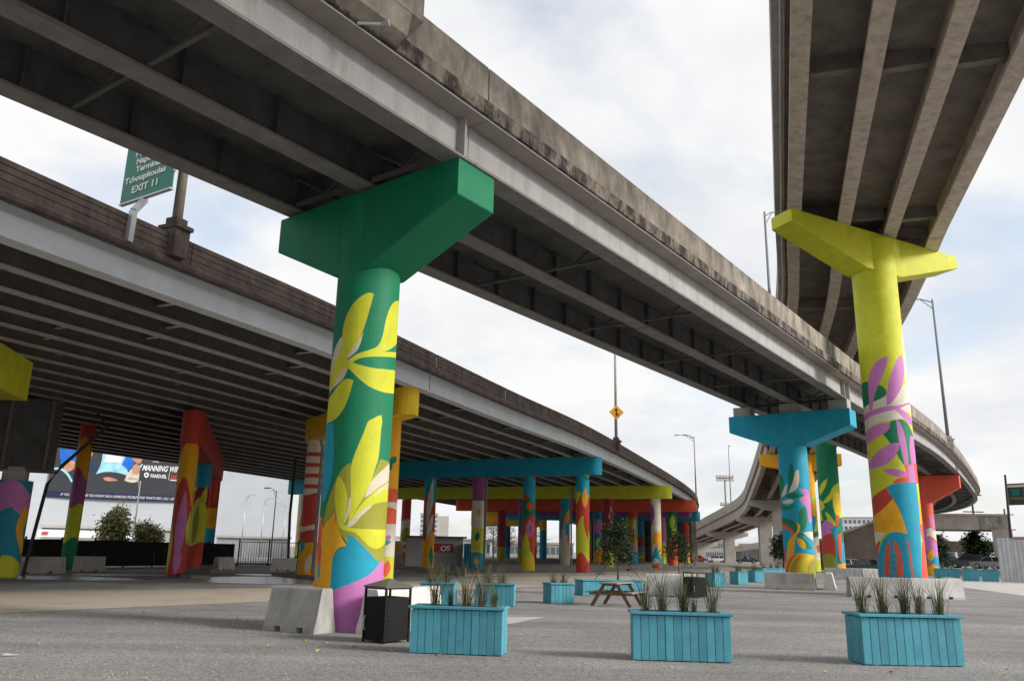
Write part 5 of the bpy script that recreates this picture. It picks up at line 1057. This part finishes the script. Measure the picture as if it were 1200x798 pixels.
bfence('open black picket fence between the red bent and the white barriers', [(-21.3, 66.5), (-17.2, 68.8), (-12.5, 71)], 1.95, False)
# ================================================================== BUILDINGS
# white arena with the big wrap
root = empty('arena_building', polar(-24, 150), 'big white ribbed arena wall behind the viaduct at left', 'building')
mb = MB(); AZ = [-52, -46, -40, -34, -31, -28, -25, -22, -19, -16.5, -14.75]
def aw(az, off=0.0): return Vector(polar(az, 150+off))
zs = [0]+[1.2*k for k in range(1, 22)]
for i in range(len(zs)-1):
    z0, z1 = zs[i], zs[i+1]
    for a0, a1 in zip(AZ, AZ[1:]):
        p, q = aw(a0), aw(a1); p2, q2 = aw(a0, .02), aw(a1, .02)
        mb.add([(p.x, p.y, z0), (q.x, q.y, z0), (q.x, q.y, z1-.06), (p.x, p.y, z1-.06), (p2.x, p2.y, z1-.06), (q2.x, q2.y, z1-.06), (q2.x, q2.y, z1), (p2.x, p2.y, z1)], [(0, 1, 2, 3), (3, 2, 5, 4), (4, 5, 6, 7)])
o = mb.build('wall', 'siding', fix=False); on(root, o)
mb = MB(); pr = [aw(a) for a in AZ]; mb.prism([(p.x, p.y) for p in pr]+[(aw(a, 60).x, aw(a, 60).y) for a in reversed(AZ)], zs[-1], zs[-1]+1.2); on(root, mb.build('roof', 'pier_conc'))
mb = MB(); p = aw(-14.75, .02); q = aw(-14.75, 60); mb.beam(p+Vector((0, 0, 12.6)), q+Vector((0, 0, 12.6)), .3, 25.2); on(root, mb.build('end_wall', 'siding'))
# the wrap: a flat print on the wall
A, B = aw(-29.25, -.35), aw(-21.6, -.35); r_ = (B-A).normalized(); n_ = r_.cross(Vector((0, 0, 1))); LW = (B-A).length; HB = 12.5; ZB0 = 8.35
polys = [('navy', [(0, 0), (LW, 0), (LW, 1.0), (0, 1.0)]),
 ('print_blue', [(1.0, 8.2), (1.6, 5.8), (4.3, 5.2), (4.7, 9), (4.4, 12.5), (.5, 12.5)]),
 ('print_dark', [(3.6, 4.0), (5.8, 4.4), (7.5, 5.6), (7.4, 7.0), (5.0, 7.2), (3.6, 6.0)]),
 ('skin_print', [(2.0, 5.4), (2.1, 6.6), (2.8, 7.0), (3.7, 6.7), (3.9, 5.7), (3.3, 4.9), (2.5, 4.7)]),
 ('skin_print', [(4.6, 7.2), (4.8, 9.4), (5.9, 9.9), (6.5, 8.6), (6.0, 7.3)]),
 ('print_dark', [(4.4, 8.8), (4.8, 10.8), (6.2, 10.9), (6.8, 9.4), (5.8, 9.6), (5.2, 9.3)]),
 ('print_cyan', [(.35, 5.0), (1.6, 5.1), (2.7, 4.2), (3.6, 2.8), (3.9, 2.9), (3.0, 4.5), (1.8, 5.5), (.4, 5.4)]),
 ('print_cyan', [(7.4, 4.6), (9.0, 5.2), (11.5, 5.0), (13, 4.4), (12.2, 6.2), (12.0, 8.6), (11.5, 9.4), (8.0, 9.4), (8.0, 6.4)]),
 ('white', [(8.4, 6.0), (11.2, 6.0), (11.4, 7.2), (8.6, 7.2)]), ('white', [(8.2, 7.5), (11.3, 7.5), (11.4, 8.0), (8.3, 8.0)]), ('white', [(8.2, 8.3), (11.2, 8.3), (11.3, 8.9), (8.3, 8.9)]),
 ('print_blue', [(11.4, 6.6), (13.4, 5.0), (13.8, 6.0), (13.0, 9.0), (12.1, 9.2)]),
 ('skin_print', [(8.6, 3.9), (9.4, 4.2), (10.6, 3.9), (11.2, 3.6), (10.2, 3.3), (9.0, 3.4)]),
 ('tan', [(12.2, 3.6), (12.6, 5.2), (13.4, 6.2), (14.2, 6.4), (14.6, 5.2), (14.6, 3.6), (13.6, 3.2)]),
 ('print_cyan', [(13.5, 5.2), (14.6, 7.0), (15.0, 7.0), (14.0, 4.8)]),
 ('skin_print', [(13.3, 5.0), (13.3, 6.6), (13.9, 7.1), (14.6, 6.4), (14.6, 5.2), (14.0, 4.8)]),
 ('skin_print', [(12.9, 8.2), (13.2, 9.6), (14.4, 9.9), (14.9, 8.6), (14.5, 7.0), (13.6, 7.2)]), ('print_dark', [(12.8, 9.2), (13.4, 10.4), (14.8, 10.2), (15.0, 8.4), (14.5, 9.3)])]
sc = LW/22.4
polys = [(c_, soften([(x*sc, y*.84+.1) for x, y in P], 1) if c_ not in ('navy', 'white') else [(min(x, LW), y) if c_ == 'navy' else (x*sc, y) for x, y in P]) for c_, P in polys]
V, F, idx = cut_faces(0, LW, 0, HB, polys, [0, LW], [0, HB])
names = ['poster']
for c_, _ in polys:
    if c_ not in names: names.append(c_)
me = bpy.data.meshes.new('billboard_wrap'); me.from_pydata([tuple(A+r_*p.x+Vector((0, 0, ZB0+p.y))) for p in V], [], [tuple(f) for f in F])
for n in names: me.materials.append(M[n])
me.polygons.foreach_set('material_index', [0 if k < 0 else names.index(polys[k][0]) for k in idx]); me.update()
wr = on(root, link('billboard_wrap', me))
mb = MB(); mb.extr([(0, 0), (LW, 0), (LW, HB), (0, HB)], A-n_*.02+Vector((0, 0, ZB0)), r_, -n_*.2); on(root, mb.build('wrap_backing', 'poster'))
bt = facing(r_)
def wt(s, size, x, z, m='white', shear=0.0, sx=1.0, off=0.0):
    o = text(s, size, A+r_*x*sc+n_*.03+Vector((0, 0, ZB0+z)), m, root, bt, .005, shear=shear, sx=sx, off=off); o.matrix_parent_inverse = Matrix.Translation(-root.location)
wt('THIS', .55, 16.4, 6.35, shear=.2); wt('MANNING WIN', 1.3, 14.9, 4.95, shear=.35, sx=.63, off=.03); wt('FANDUEL', .8, 16.5, 3.85, sx=.72, off=.02)
wt('PROUD PARTNER OF THE BIG GAME', .2, 17.1, 4.15, sx=.95) if False else None
wt('LIX', .95, 20.1, 3.75, 'red_print', sx=.62, off=.04)
wt('IF YOU OR SOMEONE YOU KNOW HAS A GAMBLING PROBLEM AND WANTS HELP, CALL 1-877-770-7867', .60, 2.2, .30, shear=.25, sx=.66)
mb = MB(); mb.extr([(x-1.7, z) for x, z in ((17.1, 5.25), (17.5, 5.4), (17.9, 5.25), (17.9, 4.8), (17.5, 4.45), (17.1, 4.8))], A+n_*.02+Vector((0, 0, ZB0-.75)), r_*sc, -n_*.03); on(root, mb.build('shield_mark', 'white'))
mb = MB(); mb.extr([(x-1.7, z) for x, z in ((17.3, 5.12), (17.7, 5.12), (17.62, 4.85), (17.5, 4.72), (17.38, 4.85))], A+n_*.035+Vector((0, 0, ZB0-.75)), r_*sc, -n_*.03); on(root, mb.build('shield_mark', 'poster'))
mb = MB()
mb.extr([(19.7, 3.55), (19.76, 3.55), (19.76, 4.8), (19.7, 4.8)], A+n_*.02+Vector((0, 0, ZB0)), r_*sc, -n_*.03)
mb.extr([(20.0, 3.5), (21.4, 3.5), (21.4, 3.65), (20.0, 3.65)], A+n_*.02+Vector((0, 0, ZB0)), r_*sc, -n_*.03); on(root, mb.build('divider_mark', 'white'))
# grey low building before the arena
root = empty('low_building', polar(-26.5, 125), 'low grey building with white canopy band before the arena', 'building')
for nm, a0, a1, r0, z0, z1, dp, m in (('wall', -29.2, -21.0, 125, 0, 3.3, 8, 'grey_bld'), ('roof', -29.3, -20.9, 124.6, 3.3, 3.7, 9, 'pier_conc'), ('canopy', -29.4, -23.2, 119, 2.1, 3.0, 4, 'white'), ('canopy_post', -29.0, -28.9, 119.5, 0, 2.1, .3, 'white'), ('canopy_post', -26.4, -26.3, 119.5, 0, 2.1, .3, 'white'), ('roof_unit', -27.9, -27.3, 126, 3.7, 4.7, 2, 'grey_bld'), ('roof_unit', -25.9, -25.2, 126, 3.7, 4.5, 2, 'black_metal'), ('wall', -19.2, -14.6, 126, 0, 2.6, 6, 'grey_bld'), ('roof', -19.3, -14.5, 125.6, 2.6, 2.9, 7, 'pier_conc')):
    A, B = Vector(polar(a0, r0)), Vector(polar(a1, r0)); e = (B-A).normalized(); n = e.cross(Vector((0, 0, 1)))
    mb = MB(); L = (B-A).length; mb.extr([(0, z0), (L, z0), (L, z1), (0, z1)], A, e, -n*dp); on(root, mb.build(nm, m))
A = Vector(polar(-29.25, 118.9)); e = (Vector(polar(-23.2, 118.9))-A).normalized(); n = e.cross(Vector((0, 0, 1)))
o = text('EXIT', .62, A+e*.3+n*.05+Vector((0, 0, 2.25)), 'red_print', root, facing(e), .01) if False else None
mb = MB()
for k in range(3): mb.extr([(.2+k*.24, 2.35), (.36+k*.24, 2.35), (.42+k*.24, 2.75), (.26+k*.24, 2.75)], A+n*.02, e, -n*.04)
on(root, mb.build('red_lettering', 'red_print'))
# tower block
def block(name, label, az0, az1, r, h, dp, m, floors, bays, z0=0.0, wm='glass', cat='building'):
    A, B = Vector(polar(az0, r)), Vector(polar(az1, r)); e = (B-A).normalized(); n = e.cross(Vector((0, 0, 1))); L = (B-A).length
    root = empty(name, A.lerp(B, .5), label, cat)
    mb = MB(); mb.extr([(0, 0), (L, 0), (L, h), (0, h)], A, e, -n*dp); on(root, mb.build('wall', m))
    mb = MB(); mb.extr([(-.2, h), (L+.2, h), (L+.2, h+.6), (-.2, h+.6)], A+n*.2, e, -n*(dp+.4)); on(root, mb.build('roof', 'pier_conc'))
    for f in range(floors):
        z = z0+(h-z0)*(f+.25)/floors; hh = (h-z0)/floors*.55
        for b in range(bays):
            x = L*(b+.16)/bays; w = L/bays*.68
            mb = MB(); mb.extr([(x, z), (x+w, z), (x+w, z+hh), (x, z+hh)], A+n*.06, e, -n*.1); on(root, mb.build('window', wm))
    return root
tw = block('tower_block', 'pale high rise with grey window bands seen between blue columns', -6.05, -4.85, 420, 18.5, 12, 'tower', 8, 4)
A, B = Vector(polar(-4.85, 420)), Vector(polar(-4.1, 420)); e = (B-A).normalized(); n = e.cross(Vector((0, 0, 1))); mb = MB(); mb.extr([(0, 0), ((B-A).length, 0), ((B-A).length, 17.8), (0, 17.8)], A, e, -n*14); on(tw, mb.build('stair_tower', 'pier_conc'))
block('hotel_building', 'white flat roofed hotel block beyond the far green pier', 21.75, 23.9, 330, 15.5, 14, 'white', 5, 8, 4)
block('low_building', 'long low building beyond the far curve at centre right', 15.5, 19.6, 240, 4.2, 12, 'brown_wall', 1, 14)
block('low_building', 'white two storey building left of the second T pier', 13.3, 15.0, 330, 6.5, 12, 'pier_conc', 2, 12)
for i, (a0, a1, r, h, lab) in enumerate(((26.2, 28.2, 190, 5.4, 'left'), (28.25, 29.9, 200, 5.8, 'middle'), (30.2, 34, 205, 6.2, 'right'))):
    b = block('warehouse', 'reddish roofed low shed %s of three behind the car park trees' % lab, a0, a1, r, h*.7, 14, 'tan', 1, 5)
    A, B = Vector(polar(a0, r-.5)), Vector(polar(a1, r-.5)); e = (B-A).normalized(); n = e.cross(Vector((0, 0, 1))); L = (B-A).length
    mb = MB(); mb.extr([(-.3, h*.7+.62), (L+.3, h*.7+.62), (L*.72, h*.7+2.2), (L*.28, h*.7+2.2)], A, e, -n*15); on(b, mb.build('pitched_roof', 'brick_red'))
block('low_building', 'pale low building in the distance right of the grey shed', -3.6, -1.2, 210, 3.6, 10, 'white', 1, 8)
block('low_building', 'pale shop front far behind the middle blue columns', -1.1, 4.5, 230, 3.4, 10, 'pier_conc', 1, 14)
block('low_building', 'pale distant building behind the yellow bent', -9.5, -6.2, 215, 4.0, 10, 'white', 1, 8)
# grey shed with the red letter sign, blue container
def place(az0, az1, r):
    A, B = Vector(polar(az0, r)), Vector(polar(az1, r)); e = (B-A).normalized(); return A, e, e.cross(Vector((0, 0, 1))), (B-A).length
A, e, n, L = place(-6.95, -3.06, 72); root = empty('shed', A, 'grey shed with a red and white lettered sign behind the blue bent columns', 'building')
mb = MB(); mb.extr([(0, .1), (L, .1), (L, 2.55), (0, 2.55)], A, e, -n*2.6); on(root, mb.build('wall', 'grey_bld'))
mb = MB(); mb.extr([(-.1, 2.55), (L+.3, 2.55), (L+.3, 2.68), (-.1, 2.68)], A+n*.3, e, -n*3.2); on(root, mb.build('roof', 'rust'))
for k in range(1, 4): mb = MB(); mb.extr([(L*k/4-.015, .15), (L*k/4+.015, .15), (L*k/4+.015, 2.5), (L*k/4-.015, 2.5)], A+n*.015, e, -n*.03); on(root, mb.build('seam', 'galv'))
mb = MB(); mb.extr([(2.25, 1.35), (4.05, 1.35), (4.05, 2.05), (2.25, 2.05)], A+n*.06, e, -n*.05); on(root, mb.build('sign_board', 'maroon'))
for s, x, m in (('Q', 2.42, 'coral'), ('O', 2.94, 'white'), ('S', 3.48, 'white')):
    o = text(s, .62, A+e*x+n*.07+Vector((0, 0, 1.46)), m, root, facing(e), .006, sx=1.15, off=.012); o.matrix_parent_inverse = Matrix.Translation(-root.location)
A, e, n, L = place(-3.0, -1.75, 71); root = empty('container', A, 'dark blue storage container beside the grey shed', 'container')
mb = MB(); mb.extr([(0, .1), (L, .1), (L, 2.1), (0, 2.1)], A, e, -n*2.2); on(root, mb.build('body', 'navy'))
for k in range(8): mb = MB(); mb.extr([(L*k/8+.03, .2), (L*k/8+.11, .2), (L*k/8+.11, 2.0), (L*k/8+.03, 2.0)], A+n*.03, e, -n*.03); on(root, mb.build('rib', 'teal'))
A, e, n, L = place(-8.4, -7.1, 80); root = empty('generator_box', A, 'squat grey cabinet with an orange panel behind the yellow column', 'cabinet')
mb = MB(); mb.extr([(0, 0), (L, 0), (L, 1.1), (0, 1.1)], A, e, -n*1.2); on(root, mb.build('base', 'conc')); mb = MB(); mb.extr([(.2, 1.1), (L-.1, 1.1), (L-.1, 2.3), (.2, 2.3)], A, e, -n*1.0); on(root, mb.build('cabinet', 'tan')); mb = MB(); mb.extr([(.4, 1.25), (L-.4, 1.25), (L-.4, 1.95), (.4, 1.95)], A+n*.02, e, -n*.04); on(root, mb.build('panel', 'orange'))
# concrete ramp at far right: abutment wall, deck beam on piers
root = empty('concrete_ramp', polar(26, 118), 'stained low concrete ramp passing behind the football pier', 'ramp')
Q = [polar(a, 116+4*(a-21)/10) for a in (20.6, 22.0, 23.5, 25, 26.5, 28, 29.6, 31.25)]; ZTp = [3.6, 4.6, 5.8, 6.7, 6.95, 7.0, 7.0, 6.95]
for i in range(len(Q)-1):
    A, B = Vector(Q[i]), Vector(Q[i+1]); e = (B-A).normalized(); n = e.cross(Vector((0, 0, 1))); L = (B-A).length; b0, b1_ = (0, 0) if i < 4 else (5.3, 5.3)
    mb = MB(); mb.extr([(0, b0), (L-.02, b1_), (L-.02, ZTp[i+1]), (0, ZTp[i])], A, e, -n*8); on(root, mb.build('retaining_wall' if i < 4 else 'deck_beam', 'brown_wall' if i < 4 else ('stained' if i > 5 else 'ramp_conc')))
    mb = MB(); mb.extr([(0, ZTp[i]), (L-.02, ZTp[i+1]), (L-.02, ZTp[i+1]+.25), (0, ZTp[i]+.25)], A+n*.12, e, -n*.4); on(root, mb.build('coping', 'ramp_conc'))
for a in (26.6, 30.75): c = polar(a, 121.5); mb = MB(); mb.box((c[0], c[1], 2.64), (2.2, 4, 5.3), R_(-a)); on(root, mb.build('column', 'ramp_conc'))
A, e, n, L = place(25.5, 30.4, 150); root = empty('concrete_ramp', A, 'brownish lower ramp wall behind the parked cars at right', 'ramp')
mb = MB(); mb.extr([(0, 2.6), (L, 3.0), (L, 4.5), (0, 4.4)], A, e, -n*6); on(root, mb.build('deck_beam', 'brown_wall'))
for k in range(4): p = A+e*(L*(k+.5)/4)-n*3; mb = MB(); mb.box((p.x, p.y, 1.35), (1.2, 1.6, 2.7), R_(-28)); on(root, mb.build('column', 'ramp_conc'))
# second ramp behind the T piers
A, e, n, L = place(14.9, 18.9, 215); root = empty('concrete_ramp', A, 'low concrete ramp rising behind the T piers', 'ramp')
mb = MB(); mb.extr([(0, 2.2), (L, 4.6), (L, 6.2), (0, 3.6)], A, e, -n*8); on(root, mb.build('deck_beam', 'ramp_conc'))
for k in range(4): p = A+e*(L*(k+.5)/4)-n*4; mb = MB(); mb.box((p.x, p.y, 1.3), (1.4, 2, 2.7), R_(-17)); on(root, mb.build('column', 'ramp_conc'))

# ================================================================== CARS
def car(label, c, rz, m, suv=False, group='cars in the far car park', z=0.0, L=4.5):
    r = empty('parked_car', (c[0], c[1], z), label, 'car', group, rz); w = 1.8; h = 1.66 if suv else 1.42; hb = .98 if suv else .88; k = L/4.5
    def body_prof(): return [(-2.22*k, .35), (-2.2*k, .78), (-1.95*k, hb-.06), (-1.0*k, hb), (1.2*k, hb+.02), (2.05*k, hb+.02 if suv else hb-.03), (2.22*k, .7), (2.2*k, .36), (1.8*k, .28), (-1.8*k, .28)]
    mb = MB(); mb.extr(body_prof(), (0, -w/2, 0), (1, 0, 0), (0, w, 0)); o = mb.build('body', m)
    bm = bmesh.new(); bm.from_mesh(o.data); bmesh.ops.bevel(bm, geom=bm.edges[:], offset=.06, segments=2, affect='EDGES'); bm.to_mesh(o.data); bm.free(); o.parent = r
    x0, x1, x2, x3 = (-1.15*k, -.45*k, (1.75 if suv else .95)*k, (2.12 if suv else 1.85)*k)
    mb = MB(); y0, y1 = w/2-.07, w/2-.24
    P = [(x0, -y0, hb-.02), (x3, -y0, hb-.02), (x3, y0, hb-.02), (x0, y0, hb-.02), (x1, -y1, h), (x2, -y1, h), (x2, y1, h), (x1, y1, h)]
    mb.add(P, [(4, 5, 6, 7), (0, 1, 5, 4), (1, 2, 6, 5), (2, 3, 7, 6), (3, 0, 4, 7), (3, 2, 1, 0)]); o = mb.build('cabin_glass', 'car_glass'); o.parent = r
    mb = MB(); mb.box(((x1+x2)/2, 0, h+.012), (x2-x1+.06, 2*y1+.05, .05))
    for xa, xb in ((x0, x1), (x3, x2), ((x0+x3)/2, (x1+x2)/2)):
        for sy in (-1, 1): mb.beam((xa, sy*(y0+.005), hb-.02), (xb, sy*(y1+.005), h), .07, .04)
    o = mb.build('roof', m); o.parent = r
    for x in (-1.38*k, 1.38*k):
        for sy in (-1, 1):
            mb = MB(); mb.tube([(x, sy*(w/2-.2), .33), (x, sy*(w/2+.015), .33)], .33, 14); o = mb.build('wheel', 'tyre'); o.parent = r
            mb = MB(); mb.tube([(x, sy*(w/2), .33), (x, sy*(w/2+.025), .33)], .2, 10); q = mb.build('rim', 'rim'); q.parent = o
    for sx, nm, mm in ((-2.2*k, 'headlight', 'white'), (2.2*k, 'tail_light', 'red_print')):
        for sy in (-.6, .6): mb = MB(); mb.box((sx, sy, .68), (.06, .34, .13)); o = mb.build(nm, mm); o.parent = r
    return r
slabm = MB(); slabm.prism([polar(a, r)[:2] for a, r in ((24.6, 104), (24.6, 190), (33.5, 190), (33.5, 104))], -.05, .60); structure(slabm.build('parking_lot_terrace', 'asphalt'))
for lab, az, r, rz, m, suv in (('dark suv parked before the rounded evergreen, widest of the row', 28.75, 120, -30, 'car_dark', True), ('grey sedan to the right of the dark suv', 29.95, 119, -36, 'car_grey', False), ('white car half behind the grey sedan', 30.35, 124, -30, 'car_white', False), ('dark blue hatchback left of the suv', 27.6, 122, -20, 'car_dark', False), ('white car far left of the row beside the narrow evergreen', 27.05, 128, -28, 'car_white', False)):
    car(lab, polar(az, r), R_(rz), m, suv, z=.6)
for lab, az, r, rz, m in (('white car between the far green pier and the ramp', 22.1, 106, -20, 'car_white'), ('dark car partly hidden left of the football pier', 23.1, 104, -20, 'car_dark'), ('red car behind the leftmost T pier', 12.6, 190, 10, 'car_red'), ('white van like car between the T piers', 14.0, 190, 5, 'car_white'), ('dark car at the foot of the third T pier', 15.9, 185, -10, 'car_dark')):
    car(lab, polar(az, r), R_(rz), m, False, group='cars beyond the piers')

# ================================================================== LITTER
rnd = random.Random(11)
mb = MB()
for i in range(8):
    a = 6.283*i/8; mb.v.append((.032*math.cos(a)*(1+.25*math.sin(3*a)), .026*math.sin(a), .012+.006*math.sin(2*a)))
mb.f.append(list(range(8))); mb.m.append(0)
pet = mb.build('fallen_leaf', 'petal', fix=False); first = True
PET = [(-4.35, 15.9), (-3.95, 15.35), (-3.5, 15.0), (-3.05, 14.7), (-2.5, 14.3), (-1.85, 13.9), (-1.05, 13.4), (-.3, 13.1), (.5, 12.9), (-2.95, 13.6), (-3.9, 14.2), (1.2, 12.75), (2.4, 12.6), (3.1, 12.7), (4.6, 12.4), (5.6, 12.5), (7.2, 12.5), (-7.2, 17.5), (-8.6, 20.3), (-6.0, 19.1), (-5.0, 22.0), (8.9, 12.9)]
for i, (x, y) in enumerate(PET):
    o = pet if i == 0 else link('fallen_leaf', pet.data); o.location = (x, y, .004); o.rotation_euler = (rnd.uniform(-.2, .2), rnd.uniform(-.2, .2), rnd.uniform(0, 6)); s = rnd.uniform(1.1, 1.9); o.scale = (s, s, s)
    tag(o, 'small yellow fallen leaf lying on the grey gravel', 'fallen leaf', 'yellow fallen leaves on the gravel')
mb = MB(); rs = random.Random(5)
for i in range(9000):
    y = 10.5+16*rs.random()**1.6; x = (rs.random()*2-1)*(y*.72+1.5); q = rs.uniform(.006, .017); a = rs.uniform(0, 6.28); z = -.004
    if (x+3.28)**2+(y-17.55)**2 < .75: continue
    ca, sa = math.cos(a)*q, math.sin(a)*q; k = rs.uniform(.5, .9)
    mb.add([(x+ca, y+sa, z), (x-sa*k, y+ca*k, z), (x-ca, y-sa, z), (x+sa*k, y-ca*k, z), (x+ca*.3, y+sa*.2, z+q*rs.uniform(.9, 1.5))], [(0, 1, 4), (1, 2, 4), (2, 3, 4), (3, 0, 4)], rs.choice((0, 0, 1, 2)))
M['stone_light'] = mat('pale_stone', (0.46, 0.44, 0.42), 0.9, 0.2, 20); M['stone_dark'] = mat('dark_stone', (0.20, 0.195, 0.19), 0.9, 0.2, 20)
stuff(mb.build('gravel_stones', ['gravel', 'stone_light', 'stone_dark'], fix=False))
mb = MB(); mb.add([(-.12, -.03, .012), (.1, -.045, .02), (.13, .03, .03), (.02, .05, .015), (-.1, .045, .035)], [(0, 1, 2, 3, 4)]); o = mb.build('paper_scrap', 'litter', fix=False); o.location = (-7.05, 12.35, .006)
tag(o, 'flat white scrap of paper on the gravel at lower left', 'litter')
